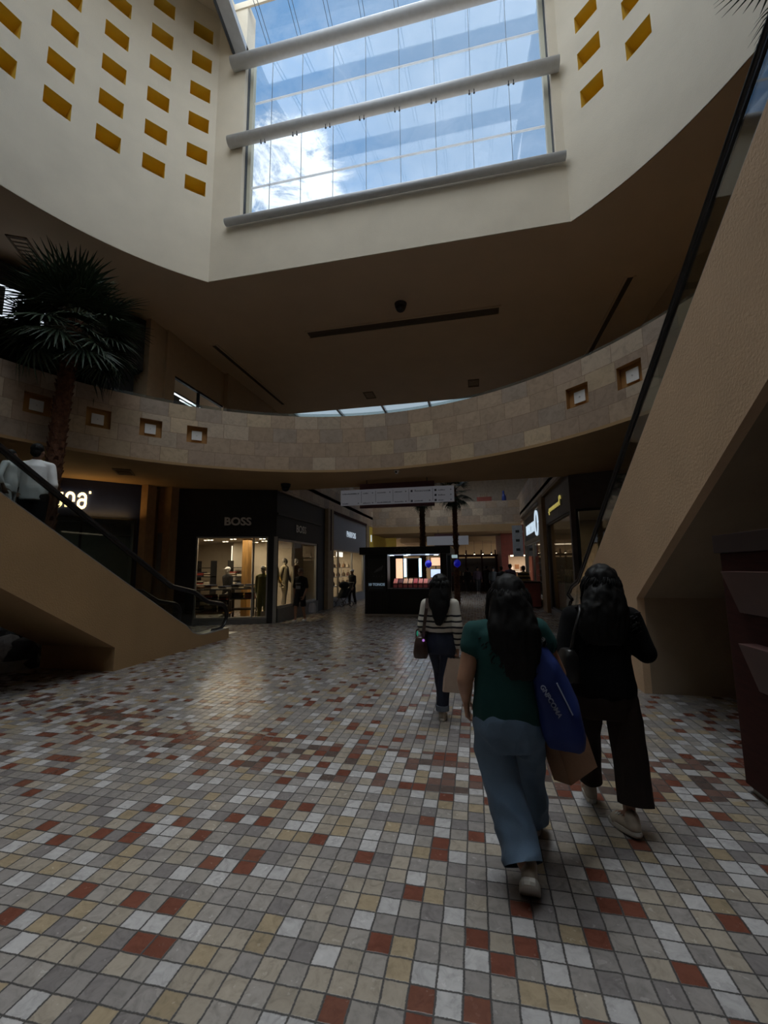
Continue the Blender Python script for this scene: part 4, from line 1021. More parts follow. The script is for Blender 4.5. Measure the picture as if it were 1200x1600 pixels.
dome(-1.77, 10.87, ZC, 'dark dome camera on the gallery ceiling behind the tall window wall', 0.14)
dome(-5.40, 11.45, ZS, 'dark dome camera under the gallery soffit, in front of the black boutique', 0.12)
o = empty('speaker_camera', (-1.87, 10.42, ZS), 0, 'small pale camera with a dark lens at the parapet lip', 'camera')
MB().cyl((0, 0, 0), (0, 0, -0.05), 0.07, n=16).build('mount', white_m, o); MB().ell((0, -0.01, -0.07), 0.055, 14, 9).build('housing', white_m, o, smooth=True); MB().cyl((0, -0.05, -0.08), (0, -0.075, -0.085), 0.025, n=12).build('lens', black_m, o)
def vent(x, y, z, w, l, rz, label):
    o = empty('ceiling_vent', (x, y, z), rz, label, 'vent')
    b = MB()
    for q in ((-w, -l, -w + 0.04, l), (w - 0.04, -l, w, l), (-w, -l, w, -l + 0.04), (-w, l - 0.04, w, l)): b.box((q[0], q[1], -0.02), (q[2], q[3], 0))
    b.build('vent_frame', M('brown vent', (0.20, 0.14, 0.09), 0.7), o); b = MB()
    for k in range(6): b.box((-w + 0.04, -l + 0.06 + k * (2 * l - 0.12) / 5.5, -0.014), (w - 0.04, -l + 0.09 + k * (2 * l - 0.12) / 5.5, -0.004))
    b.build('vent_grille', M('brown vent', (0.2, 0.14, 0.09)), o)
vent(0.22, 16.6, ZC, 0.22, 0.35, 0, 'small ceiling vent at the far edge of the gallery ceiling, nearer the tall escalator')
vent(-4.14, 16.8, ZC, 0.22, 0.35, 0, 'small ceiling vent at the far edge of the gallery ceiling, above the hanging directory')
vent(-9.85, 6.95, ZC, 0.2, 0.42, 0.5, 'pale ceiling vent above the palm crown')
vent(-8.68, 8.95, ZS, 0.2, 0.35, 0.6, 'small vent in the gallery soffit beside the glowing gold letters')

# ------------------------------------------------------------------ upper black shop with a lit sign
m4, L4 = frame2((-10.93, 6.2), (-9.09, 9.78)); m4b = m4
structure(MB().box((-4.0, -0.6, 7.3), (L4, 0, 8.85), m=m4).build('wall_shopfront', black_m))
structure(MB().box((-4.0, -1.6, 4.7), (L4 - 0.2, -1.5, 7.3), m=m4).build('wall_shop_back', black_matt))
structure(MB().box((L4 - 0.9, -1.5, 4.7), (L4 - 0.2, -0.05, 7.3), m=m4).build('wall_shop_side', black_matt))
structure(MB().box((-4.0, -1.6, 4.7), (L4, -1.4, 9.0), m=m4).build('wall_upper_left', black_matt))
LB_ = M('lit sign face', (0.8, 0.88, 0.95), emit=0.95, ecol=(0.80, 0.90, 1.0), vary=0)
sg = empty('light_box_sign', (0, 0, 0), 0, 'lit white sign box with black letters on the black upper shop fascia', 'sign')
ux0 = L4 - 3.06; ux1 = L4 - 2.30
MB().box((ux0 - 1.0, 0, 7.42), (ux1, 0.08, 8.26), m=m4).build('sign_box', black_m, sg)
MB().box((ux0, 0.08, 7.46), (ux1 - 0.01, 0.09, 8.22), m=m4).build('lit_face', LB_, sg)
b = MB(); b.box((ux0 - 1.0, 0.08, 8.19), (ux0, 0.09, 8.22), m=m4); b.box((ux0 - 1.0, 0.08, 7.46), (ux0, 0.09, 7.49), m=m4); b.build('lit_edge', LB_, sg)
text('sign_letter', 'A', 0.42, LB_, m4 @ Matrix.Translation((ux0 - 0.22, 0.085, 7.86)), sg, 0.01, 0.012)
text('sign_letter', 'E', 0.36, black_m, m4 @ Matrix.Translation((ux0 + 0.30, 0.095, 7.68)), sg, 0.01, 0.014)
b = MB(); b.box((ux0 + 0.22, 0.09, 7.90), (ux1 - 0.05, 0.1, 7.96), m=m4); b.box((ux0 + 0.45, 0.09, 7.56), (ux1 - 0.1, 0.1, 7.8), m=m4); b.build('sign_mark', black_m, sg)
# upper window strip on the left with its strip lamps
w3 = empty('window_12', (0, 0, 0), kind='structure')
MB().box((-9.08, 10.95, 6.0), (-9.07, 13.6, 7.72)).build('glass_pane', shop_glass, w3)
b = MB(); b.box((-9.12, 10.95, 7.66), (-9.02, 13.6, 7.72)); b.box((-9.12, 12.2, 6.0), (-9.03, 12.26, 7.7)); b.build('window_frame', black_m, w3)
structure(boxobj('wall_shop_back', (-12, 10.9, 4.7), (-11.9, 17, 9), M('dark grey wall', (0.06, 0.06, 0.06))))
tag(boxobj('ceiling_strip_light', (-9.62, 11.7, 7.47), (-9.58, 13.6, 7.51), M('lit strip', (0.9, 0.95, 1), emit=2.0, ecol=(0.9, 0.95, 1), vary=0)), 'thin white strip light behind the upper window, the longer one', 'light')
tag(boxobj('ceiling_strip_light', (-9.62, 12.0, 7.36), (-9.58, 12.9, 7.39), MATS['lit strip']), 'shorter thin strip light behind the upper window', 'light')

# ------------------------------------------------------------------ hanging directory signs
def directory(x0, x1, y, z0, z1, label, bx0, bx1, bz0, bz1, cols, zs):
    o = empty('directory_sign', ((x0 + x1) / 2, y, z0), 0, label, 'sign'); cx = (x0 + x1) / 2
    DW = M('directory panel with added glow', (0.5, 0.52, 0.58), 0.5, vary=0.02, emit=0.055, ecol=(0.85, 0.88, 1.0)); PR = M('maroon board', (0.09, 0.03, 0.035), 0.6)  # faint emission added to brighten the panel in place of atrium light
    MB().box((x0 - cx, -0.03, 0), (x1 - cx, 0.03, z1 - z0)).build('sign_panel', DW, o)
    MB().box((bx0 - cx, 0.03, bz0 - z0), (bx1 - cx, 0.10, bz1 - z0)).build('back_board', PR, o)
    for x in (bx0 + 0.2, bx1 - 0.2): MB().cyl((x - cx, 0.065, bz1 - z0), (x - cx, 0.065, zs - z0), 0.012, n=8).build('hanger', darkmetal, o)
    H = z1 - z0; ink = M('grey blue ink', (0.06, 0.07, 0.10), 0.6)
    if cols:
        n = len(cols); xs = [x0 - cx + (x1 - x0) * q for q in (0, 0.19, 0.32, 0.475, 0.615, 0.82, 1.0)]
        b = MB()
        for x in xs[1:-1]: b.box((x - 0.004, -0.034, 0.05), (x + 0.004, -0.03, H - 0.05))
        b.build('divider', ink, o)
        b = MB(); rnd = random.Random(2)
        for i, (rows, icon) in enumerate(cols):
            a, e = xs[i] + 0.05, xs[i + 1] - 0.05
            for r, ln in enumerate(rows):
                z = H - 0.11 - r * (H - 0.16) / max(1, len(rows) - 1) if len(rows) > 1 else H / 2
                xx = a + (0.10 if icon else 0); end = a + (e - a) * ln
                if icon: b.box((a, -0.034, z - 0.028), (a + 0.055, -0.03, z + 0.028))
                while xx < end:
                    wl = rnd.uniform(0.018, 0.034); hh = rnd.choice((0.018, 0.018, 0.026)); b.box((xx, -0.034, z - 0.016), (min(xx + wl, end), -0.03, z - 0.016 + hh)); xx += wl + 0.009
                b.prism([(e - 0.05, -0.03, z - 0.02), (e - 0.01, -0.03, z), (e - 0.05, -0.03, z + 0.02)], (0, -0.004, 0))
        b.build('lettering', ink, o)
        text('lettering', 'Restaurantes', 0.085, ink, Matrix.Translation((xs[4] + 0.38, -0.031, H - 0.11)), o, 0.003)
directory(-3.70, -0.48, 11.5, 3.43, 3.87, 'long pale directory board hanging under the gallery soffit', -3.15, -1.02, 3.34, 4.04, [((0.85, 0.35), 0), ((0.5, 0.7), 0), ((0.6, 0.85), 0), ((0.6, 0.7), 0), ((0.0, 0.6), 1), ((0.6, 0.62, 0.5), 1)], ZS)
directory(-2.50, -0.28, 23.0, 2.84, 3.32, 'smaller pale directory board hanging far along the corridor', -2.1, -0.75, 2.76, 3.45, None, 3.68)

# ------------------------------------------------------------------ makeup kiosk
kx, ky = -3.87, 14.7
k_ = empty('kiosk', (-2.4, 14.7, 0), 0, 'black makeup kiosk with a lit counter and poster in the corridor', 'kiosk')
BK = M('kiosk black', (0.010, 0.009, 0.009), 0.5, vary=0.2)
def kb(name, lo, hi, mat=BK, bevel=0.0): return boxobj(name, (lo[0] + 2.4, lo[1] - 14.7, lo[2]), (hi[0] + 2.4, hi[1] - 14.7, hi[2]), mat, k_, bevel)
kb('roof', (-4.0, 14.55, 2.12), (-0.80, 17.8, 2.38), bevel=0.01)
kb('plinth', (-3.84, 14.72, 0), (-0.94, 17.6, 0.06), steel)
kb('side_pier', (-3.84, 14.72, 0.06), (-3.02, 15.2, 2.12))
kb('counter', (-3.02, 14.74, 0.06), (-0.94, 15.3, 0.88)); kb('counter_top', (-3.02, 14.70, 0.88), (-0.92, 15.35, 0.93), charcoal)
kb('side_pier', (-1.16, 14.72, 0.93), (-0.94, 14.95, 2.12)); kb('back_wall', (-3.84, 17.4, 0.06), (-2.9, 17.55, 2.12)); kb('back_counter', (-2.9, 17.0, 0.06), (-0.95, 17.5, 0.95)); kb('back_post', (-1.15, 17.35, 0.95), (-0.94, 17.55, 2.12))
for i in range(14): kb('slat', (-3.82 + i * 0.057, 14.69, 0.08), (-3.795 + i * 0.057, 14.72, 0.80), charcoal)
pst = kb('poster', (-3.72, 14.695, 0.84), (-3.10, 14.715, 1.98), M('dark poster', (0.028, 0.030, 0.034), 0.35))
mk = Matrix.Translation((2.4, -14.7, 0)); PL = M('poster letters', (0.35, 0.45, 0.55), emit=0.16, ecol=(0.5, 0.7, 0.9), vary=0)
text('lettering', '10 TONOS', 0.125, PL, mk @ Matrix.Translation((-3.41, 14.69, 1.07)), pst, 0.004, 0.006)
b = MB(); b.box((-3.66 + 2.4, -0.012, 0.94), (-3.16 + 2.4, -0.008, 0.975)); b.build('poster_caption', M('poster caption', (0.09, 0.13, 0.17)), pst)
b = MB()
for q in range(4): b.box((-3.52 + 2.4 + q * 0.1, -0.012, 1.345), (-3.49 + 2.4 + q * 0.1, -0.008, 1.375))
for q in range(5): b.prism([(-3.5 + 2.4 + q * 0.06, -0.008, 1.5 + q * 0.02), (-3.47 + 2.4 + q * 0.06, -0.008, 1.48 + q * 0.02), (-3.36 + 2.4 + q * 0.05, -0.008, 1.6 + q * 0.03), (-3.39 + 2.4 + q * 0.05, -0.008, 1.62 + q * 0.03)], (0, -0.004, 0))
b.build('poster_picture', M('poster print', (0.13, 0.14, 0.16)), pst)
text('lettering', 'GOC', 0.2, M('dull bronze letters', (0.075, 0.07, 0.065), 0.4), mk @ Matrix.Translation((-2.45, 14.545, 2.25)), k_, 0.01, 0.004, 1.3)
kb('lamp_strip', (-3.0, 14.76, 2.085), (-1.2, 14.79, 2.11), M('lit dim strip', (0.6, 0.7, 0.9), emit=0.5, ecol=(0.6, 0.72, 0.95), vary=0))
for x, y in ((-2.95, 15.2), (-2.45, 15.3), (-2.30, 14.95), (-1.62, 14.95), (-1.35, 15.3)):
    o = MB().cyl((0, 0, 0), (0, 0, -0.03), 0.08, n=12).build('ceiling_spotlight', lamp_c); o.location = (x, y, 2.118); tag(o, 'small cool ceiling spotlight under the kiosk roof', 'spotlight', 'kiosk spotlights')
TUBE = M('lit light tube', (0.6, 0.85, 1), emit=2.2, ecol=(0.45, 0.78, 1.0), vary=0)
for x, p in ((-2.56, 'nearer the poster'), (-1.99, 'nearer the corner pier')):
    o = empty('light_tube', (x, 15.8, 0.93), 0, 'upright glowing bluish tube on the kiosk counter, ' + p, 'lamp')
    MB().box((-0.045, -0.02, 0.38), (0.045, 0.02, 1.06)).build('tube', TUBE, o); MB().cyl((0, 0.01, 0), (0, 0.01, 0.38), 0.02, n=8).build('stand', black_m, o); MB().cyl((0, 0, 0), (0, 0, 0.02), 0.09, n=14).build('foot', black_m, o)
structure_ = kb('shelf', (-3.0, 15.7, 0.06), (-1.2, 16.1, 0.93))
o = empty('display_mirror', (-2.28, 15.9, 0.93), 0, 'dark framed mirror between the two glowing tubes of the kiosk', 'mirror')
MB().box((-0.2, -0.01, 0.25), (0.2, 0.01, 1.05)).build('mirror_glass', M('mirror', (0.25, 0.25, 0.26), 0.05, metal=1.0, vary=0), o); b = MB(); b.box((-0.22, -0.015, 0.22), (-0.2, 0.015, 1.08)); b.box((0.2, -0.015, 0.22), (0.22, 0.015, 1.08)); b.box((-0.2, -0.015, 1.05), (0.2, 0.015, 1.08)); b.box((-0.2, -0.015, 0.22), (0.2, 0.015, 0.25)); b.build('mirror_frame', black_m, o); MB().cyl((0, 0, 0), (0, 0, 0.22), 0.02, n=8).build('stand', black_m, o)
PANEL = M('lit peach panel', (1, 0.62, 0.42), emit=1.1, ecol=(1.0, 0.55, 0.34), vary=0.3, vscale=20)
PAN2 = M('lit pale panel', (0.7, 0.8, 1), emit=1.0, ecol=(0.6, 0.72, 1.0), vary=0.2)
for (x0, x1, z0, z1, mm, lb) in ((-2.98, -2.72, 1.25, 2.0, PANEL, 'tall lit peach picture panel at the poster end of the kiosk'), (-1.62, -1.28, 1.72, 2.02, PANEL, 'lit peach picture panel under the kiosk roof by the corner pier'), (-1.64, -1.28, 1.28, 1.58, PAN2, 'lit pale blue picture panel below the peach one in the kiosk')):
    o = empty('picture_panel', ((x0 + x1) / 2, 16.2, z0), 0, lb, 'picture')
    boxobj('panel_face', ((x0 - x1) / 2, -0.01, 0), ((x1 - x0) / 2, 0.0, z1 - z0), mm, o); boxobj('panel_case', ((x0 - x1) / 2 - 0.02, 0, -0.02), ((x1 - x0) / 2 + 0.02, 0.05, z1 - z0 + 0.02), black_m, o)
    MB().cyl((0, 0.03, -z0 + 0.93 if z0 < 1.6 else -0.14), (0, 0.03, -0.02), 0.02, n=8).build('stand', black_m, o)
light('kiosk_lamp', 'AREA', (-2.1, 15.4, 2.05), 5, (0.9, 0.92, 1.0), 1.4, 0.4)
rnd = random.Random(3)
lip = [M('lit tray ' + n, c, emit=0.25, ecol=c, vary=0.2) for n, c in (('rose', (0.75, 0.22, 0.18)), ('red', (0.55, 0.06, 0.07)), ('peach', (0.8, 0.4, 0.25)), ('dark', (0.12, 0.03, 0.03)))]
for k in range(9):
    o = empty('makeup_tray', (-2.80 + 0.18 * k, 15.15, 0.93), 0, 'small tilted tray of pink and red makeup on the kiosk counter', 'makeup', 'makeup trays on the counter')
    MB().prism([(-0.08, -0.1, 0), (-0.08, 0.1, 0), (-0.08, 0.1, 0.30), (-0.08, -0.1, 0.16)], (0.16, 0, 0)).build('tray', black_m, o)
    MB().prism([(-0.07, -0.105, 0.17), (-0.07, 0.095, 0.31), (-0.07, 0.095, 0.33), (-0.07, -0.105, 0.19)], (0.14, 0, 0)).build('makeup', lip[(k * 3 + k // 3) % 4 if k else 0], o)
    MB().box((-0.07, -0.115, 0.02), (0.07, -0.10, 0.14)).build('drawer_front', MATS['lit tray dark'], o)
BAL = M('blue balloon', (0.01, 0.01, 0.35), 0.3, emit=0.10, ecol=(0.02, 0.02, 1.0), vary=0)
for x, y, z, p in ((-1.66, 15.6, 1.78, 'inside the kiosk under its roof'), (-0.62, 15.6, 1.79, 'outside the kiosk corner')):
    o = empty('balloon', (x, y, z), 0, 'round blue balloon hanging ' + p, 'balloon')
    MB().ell((0, 0, 0), (0.125, 0.125, 0.14), 20, 14).build('balloon_skin', BAL, o, smooth=True); MB().cyl((0, 0, -0.16), (0, 0, -0.13), 0.02, 0.006, 8).build('knot', BAL, o)
    MB().tube([(0, 0, 0.13), (0, 0, 2.12 - z + (0.02 if x < -1 else 0.0))], 0.004, 4).build('string', white_m, o)
o = kb('awning_light', (-0.78, 15.0, 1.98), (-0.60, 15.5, 2.08), M('lit awning', (0.5, 0.65, 0.7), emit=0.4, ecol=(0.6, 0.8, 0.85), vary=0))

# dark timber cafe stand far along the corridor, lamps and clutter
pg = empty('cafe_stand', (0.0, 31.0, 0), 0, 'dark timber cafe stand far along the corridor', 'stand')
for x in (-1.7, -0.6, 0.5, 1.5):
    for y in (-0.6, 1.2): boxobj('post', (x - 0.05, y - 0.05, 0), (x + 0.05, y + 0.05, 2.9 if y > 0 else 2.4), darkred, pg)
for y in (-0.6, 0.3, 1.2): boxobj('roof_beam', (-1.8, y - 0.04, 2.4), (1.6, y + 0.04, 2.52), darkred, pg)
boxobj('counter', (-1.7, -0.55, 0), (1.5, -0.35, 1.05), MATS['almost black wood'], pg); boxobj('back_shelf', (-1.7, 1.1, 0.2), (1.5, 1.25, 2.3), M('dark brown boards', (0.06, 0.04, 0.03)), pg)
rnd = random.Random(9)
for k in range(12):
    o = boxobj('jar', (-0.07, -0.07, 0), (0.07, 0.07, rnd.uniform(0.15, 0.35)), rnd.choice([MATS['bag tan'], MATS['grey board'], MATS['bag wine'], MATS['bag cream']]), None, 0.02)
    o.location = (-1.6 + 0.27 * k, 30.55, 1.05); tag(o, 'small jar standing on the counter of the dark cafe stand', 'jar', 'jars on the cafe counter')
for k in range(5):
    o = empty('pendant_lamp', (-1.3 + 0.65 * k, 34.0, 3.7), 0, 'small pendant lamp hanging far along the corridor', 'lamp', 'far pendant lamps')
    MB().cyl((0, 0, 0), (0, 0, -0.9), 0.01, n=5).build('cord', black_m, o); MB().cyl((0, 0, -0.9), (0, 0, -1.05), 0.03, 0.1, 10).build('shade', black_m, o); MB().ell((0, 0, -1.06), 0.05, 8, 6).build('bulb', lamp_w, o)
light('corridor_glow', 'AREA', (-2, 38, 3.5), 40, WARM, 5, 2)
# ------------------------------------------------------------------ people
def V(*a): return Vector(a)
SKIN = M('skin', (0.36, 0.19, 0.12), 0.55, vary=0.08, vscale=12); SKIN2 = M('darker skin', (0.22, 0.115, 0.075), 0.55, vary=0.08, vscale=12)
HAIR = M('black hair', (0.004, 0.0035, 0.0035), 0.62, vary=0.3, vscale=60, spec=0.25)
SHOE = M('beige sneaker', (0.42, 0.36, 0.29), 0.7, vary=0.12); SOLE = M('rubber sole', (0.48, 0.46, 0.42), 0.8)
DARKSHOE = M('dark shoe', (0.03, 0.028, 0.028), 0.6)
def hand(w, d, n, thumb, curl=25, sc=1.0):
    """palm, five bent fingers and a thumb; w wrist, d pointing direction, n palm side, thumb: direction of the thumb edge"""
    d = d.normalized(); n = (n - d * n.dot(d)).normalized(); t = (thumb - d * thumb.dot(d) - n * thumb.dot(n)).normalized(); P = []
    for k in (-1, 1):
        P.append(('c', [(*(w + t * 0.012 * k * sc), 0.020 * sc), (*(w + d * 0.05 * sc + t * 0.022 * k * sc), 0.017 * sc), (*(w + d * 0.088 * sc + t * 0.024 * k * sc), 0.0145 * sc)]))
    P.append(('c', [(*(w + d * 0.03 * sc), 0.019 * sc), (*(w + d * 0.085 * sc), 0.015 * sc)]))
    for k, (o, L) in enumerate(((0.033, 0.070), (0.011, 0.079), (-0.011, 0.074), (-0.033, 0.058))):
        p = w + d * 0.088 * sc + t * o * sc; ang = 0; q = [(*(p - d * 0.012), 0.0095 * sc)]
        for j, fr in enumerate((0.44, 0.31, 0.25)):
            ang += R_(curl * (0.8 + 0.12 * k)) * (0.8 if j == 0 else 1.0)
            dd = d * math.cos(ang) + n * math.sin(ang) + t * (0.05 * (1.5 - k)); p = p + dd * (L * fr * sc); q.append((*p, (0.0088 - 0.0008 * j) * sc))
        P.append(('c', q))
    p = w + d * 0.028 * sc + t * 0.026 * sc; q = [(*p, 0.014 * sc)]; ang = 0.9
    for j, L in enumerate((0.042, 0.032, 0.024)):
        dd = d * math.cos(ang) + t * math.sin(ang) + n * 0.45; p = p + dd.normalized() * L * sc; q.append((*p, (0.0115 - 0.001 * j) * sc)); ang -= 0.35
    P.append(('c', q)); return P
def head_prims(c, f, sc=1.0):
    """skull, jaw, nose, ears, brow, lips; c centre of the head, f facing direction"""
    s = V(f.y, -f.x, 0); P = [('e', c + V(0, 0, 0.022) * sc - f * 0.012 * sc, (0.076 * sc, 0.088 * sc, 0.096 * sc)), ('e', c - V(0, 0, 0.040) * sc + f * 0.025 * sc, (0.060 * sc, 0.062 * sc, 0.070 * sc)),
        ('e', c - V(0, 0, 0.085) * sc + f * 0.058 * sc, 0.028 * sc), ('c', [(*(c + V(0, 0, 0.015) * sc + f * 0.085 * sc), 0.010 * sc), (*(c - V(0, 0, 0.028) * sc + f * 0.104 * sc), 0.014 * sc)]),
        ('c', [(*(c + V(0, 0, 0.03) * sc + f * 0.074 * sc - s * 0.035 * sc), 0.013 * sc), (*(c + V(0, 0, 0.03) * sc + f * 0.074 * sc + s * 0.035 * sc), 0.013 * sc)]),
        ('c', [(*(c - V(0, 0, 0.056) * sc + f * 0.082 * sc - s * 0.016 * sc), 0.009 * sc), (*(c - V(0, 0, 0.056) * sc + f * 0.082 * sc + s * 0.016 * sc), 0.009 * sc)])]
    for k in (-1, 1):
        P.append(('e', c + s * k * 0.078 * sc - V(0, 0, 0.012) * sc - f * 0.008 * sc, (0.014 * sc, 0.022 * sc, 0.032 * sc)))
        P.append(('e', c + s * k * 0.04 * sc - V(0, 0, 0.03) * sc + f * 0.062 * sc, 0.024 * sc))
    return P
def eyes(c, f, parent, sc=1.0):
    s = V(f.y, -f.x, 0)
    for k in (-1, 1):
        MB().ell(c + s * k * 0.032 * sc + f * 0.074 * sc + V(0, 0, 0.004) * sc, (0.012 * sc,) * 3, 10, 8).build('eye', M('eye', (0.05, 0.035, 0.03), 0.2), parent, smooth=True)
def shoe(name, heel, ang, pitch, parent, L=0.25, mat=None, sole=None, vox=0.008, w=0.045):
    """sneaker: heel point on its sole, walking direction ang (0 = +y), pitch: heel lifted by that angle about the toe"""
    mat = mat or SHOE; sole = sole or SOLE
    mm = Matrix.Translation(heel) @ Matrix.Rotation(-ang, 4, 'Z') @ Matrix.Rotation(-pitch, 4, 'X')
    def T(p): return mm @ V(*p)
    P = []
    for z, ws, k in ((0.03, 1.0, 0),):
        P.append(('c', [(*T((0, 0.04, 0.05)), 0.040), (*T((0, 0.12, 0.045)), 0.040), (*T((0, L - 0.05, 0.035)), 0.036)]))
        P.append(('c', [(*T((-0.012, L - 0.07, 0.033)), 0.034), (*T((0.012, L - 0.07, 0.033)), 0.034)]))
        P.append(('c', [(*T((0, 0.045, 0.06)), 0.040), (*T((0, 0.05, 0.095)), 0.041)]))
    o = blob(name, P, mat, parent, vox, 2)
    b = MB(); n = 18; out = []
    for k in range(n):
        a = 2 * PI * k / n; q = math.cos(a); y = L / 2 - L / 2 * q * 1.0; ww = w * (0.86 + 0.18 * (y / L)) * abs(math.sin(a)) ** 0.55 * (1 if math.sin(a) > 0 else -1); out.append((ww, y))
    b.rings([[T((x * g, L / 2 + (y - L / 2) * g, z)) for x, y in out] for z, g in ((0.0, 0.97), (0.012, 1.02), (0.030, 1.0))]); b.build('sole', sole, o)
    for k in range(3): MB().tube([T((-0.022, 0.115 + 0.028 * k, 0.083 - 0.006 * k)), T((0, 0.118 + 0.028 * k, 0.090 - 0.006 * k)), T((0.022, 0.115 + 0.028 * k, 0.083 - 0.006 * k))], 0.004, 5).build('lace', white_m, o)
    return o
def hair_mesh(name, parent, c, f, zend, width, back, n=260, curl=0.02, base=None, rad=0.0055, seed=1, sr=0.092, mat=None, vox=0.012):
    """long loose hair: a soft under-body and many wavy locks over it"""
    rnd = random.Random(seed); s = V(f.y, -f.x, 0)
    hb = blob(name, base, mat or HAIR, parent, vox, 4, wrinkle=0.008, wfreq=(26, 26, 7))
    b = MB(); b.v = [tuple(v.co) for v in hb.data.vertices]; b.f = [tuple(p.vertices) for p in hb.data.polygons]; b.mi = [0] * len(b.f)
    for k in range(n):
        a = rnd.uniform(-1.0, 1.0) * PI * 0.80; side = math.sin(a); rear = math.cos(a)
        top = c + V(0, 0, sr * 1.02) + s * side * 0.035 - f * rear * 0.035
        oo = rnd.uniform(0.008, 0.028); out = c + s * side * (sr + oo) - f * rear * (sr + oo + 0.008) + V(0, 0, 0.02)
        zq = zend + rnd.uniform(-0.02, 0.13) + (0.10 * (1 - max(0, rear)))
        w_ = side * width * rnd.uniform(0.75, 1.18)
        neck = V(0, 0, 0) + c * 1.0 + s * (side * (sr * 1.05 + 0.45 * (width - sr))) - f * (max(0.1, rear) * (sr * 1.2)); neck.z = c.z - 0.17
        mid = s * w_ + V(c.x, c.y, 0) - f * ((back + rnd.uniform(0.01, 0.045)) * (0.5 + 0.5 * max(0, rear))); mid.z = (c.z - 0.17) * 0.4 + zq * 0.6
        end = s * w_ * rnd.uniform(0.6, 1.0) + V(c.x, c.y, 0) - f * (back * (0.55 + 0.45 * max(0, rear))) ; end.z = zq
        cp = [top, out, neck, mid, end]; pts = []
        ph, fr = rnd.uniform(0, 6.3), rnd.uniform(5, 9)
        for i in range(len(cp) - 1):
            p0, p1, p2, p3 = cp[max(i - 1, 0)], cp[i], cp[i + 1], cp[min(i + 2, len(cp) - 1)]
            for q in range(5):
                tt = q / 5; pts.append(0.5 * ((2 * p1) + (p2 - p0) * tt + (2 * p0 - 5 * p1 + 4 * p2 - p3) * tt * tt + (3 * p1 - p0 - 3 * p2 + p3) * tt ** 3))
        pts.append(end)
        L = len(pts)
        pts = [p + (s * math.sin(ph + fr * i / L * 4) + f * math.cos(ph + fr * i / L * 4)) * curl * (i / L) for i, p in enumerate(pts)]
        b.tube(pts, [rad * (0.7 + 0.6 * math.sin(PI * min(1, i / L + 0.15))) * (1 - 0.7 * (i / L) ** 3) for i in range(L)], 4)
    me = b.mesh(name, smooth=True); me.materials.append(mat or HAIR); old = hb.data; hb.data = me; bpy.data.meshes.remove(old)
    return hb

def limb(a, bb, c, r): return ('c', [(*a, r[0]), (*bb, r[1]), (*c, r[2])])

# --- woman in the green top
gx, gy = 0.155, 2.66
root = None
def person_root(name_label, loc, prims, skin, vox, smooth=2):
    o = blob('person', prims, skin, None, vox, smooth); o.location = loc
    return tag(o, name_label, 'person')
F = V(0, 1, 0)
hc = V(0.035, 0.02, 1.47)
shL, shR = V(-0.17, 0, 1.26), V(0.19, 0.02, 1.28)
elL, wrL = V(-0.235, -0.06, 1.00), V(-0.235, 0.03, 0.865)
elR, wrR = V(0.30, 0.06, 1.03), V(0.30, 0.24, 0.86)
hipL, hipR = V(-0.09, 0, 0.80), V(0.09, 0.02, 0.80)
knL, anL, toeL = V(-0.04, 0.02, 0.44), V(0.03, -0.21, 0.165), V(0.06, -0.10, 0.03)
knR, anR, toeR = V(0.10, 0.22, 0.43), V(0.15, 0.36, 0.09), V(0.17, 0.50, 0.04)
P = head_prims(hc, F) + [('c', [(*(hc - V(0, 0.01, 0.06)), 0.052), (0.02, -0.01, 1.30, 0.058)]), ('l', [(0, 0, 0.74, 0.15, 0.11), (0, 0, 0.85, 0.165, 0.115), (0, 0, 1.0, 0.145, 0.10), (0, 0, 1.2, 0.155, 0.10), (0.01, 0, 1.30, 0.09, 0.06)]),
    ('c', [(*shL, 0.058), (*elL, 0.047), (*(elL.lerp(wrL, 0.35)), 0.043), (*wrL, 0.027)]), ('c', [(*shR, 0.055), (*elR, 0.043), (*wrR, 0.027)]),
    ('c', [(*hipL, 0.085), (*knL, 0.055), (*anL, 0.035)]), ('c', [(*hipR, 0.085), (*knR, 0.055), (*anR, 0.035)]), ('c', [(*anL, 0.034), (*toeL, 0.024)]), ('c', [(*anR, 0.034), (*toeR, 0.024)])]
P += hand(wrL, V(0.05, 0.22, -1), V(1, 0, 0), V(0.1, 1, 0), 42, 0.98) + hand(wrR, V(0, 0.3, -1), V(-1, 0, 0), V(0, 1, 0), 70, 0.95)
g = person_root('woman walking away in a green top and wide blue jeans, blue tote on her shoulder', (gx, gy, 0), P, SKIN, 0.0062)
eyes(hc, F, g)
TEAL = M('dark green jersey', (0.012, 0.054, 0.052), 0.9, spec=0.25, vary=0.12, vscale=5, bump=0.15, bscale=150)
DENIM = M('blue denim', (0.115, 0.18, 0.27), 0.85, vary=0.22, vscale=4, bump=0.25, bscale=240)
blob('top', [('l', [(0.0, -0.005, 0.775, 0.193, 0.135), (0.0, -0.005, 0.83, 0.196, 0.14), (0.0, -0.005, 0.93, 0.185, 0.138), (0.0, -0.005, 1.05, 0.176, 0.135), (0.005, -0.01, 1.17, 0.186, 0.135), (0.01, -0.01, 1.26, 0.185, 0.115), (0.015, -0.01, 1.315, 0.12, 0.08), (0.02, -0.01, 1.345, 0.07, 0.062)]),
    ('c', [(*V(-0.10, 0, 1.275), 0.065), (*shL, 0.070), (*(shL.lerp(elL, 0.30)), 0.074)]), ('c', [(0.1, 0, 1.285, 0.065), (*shR, 0.070), (*(shR.lerp(elR, 0.30)), 0.074)])], TEAL, g, 0.011, 5, 0.0055, (7, 7, 3.5))
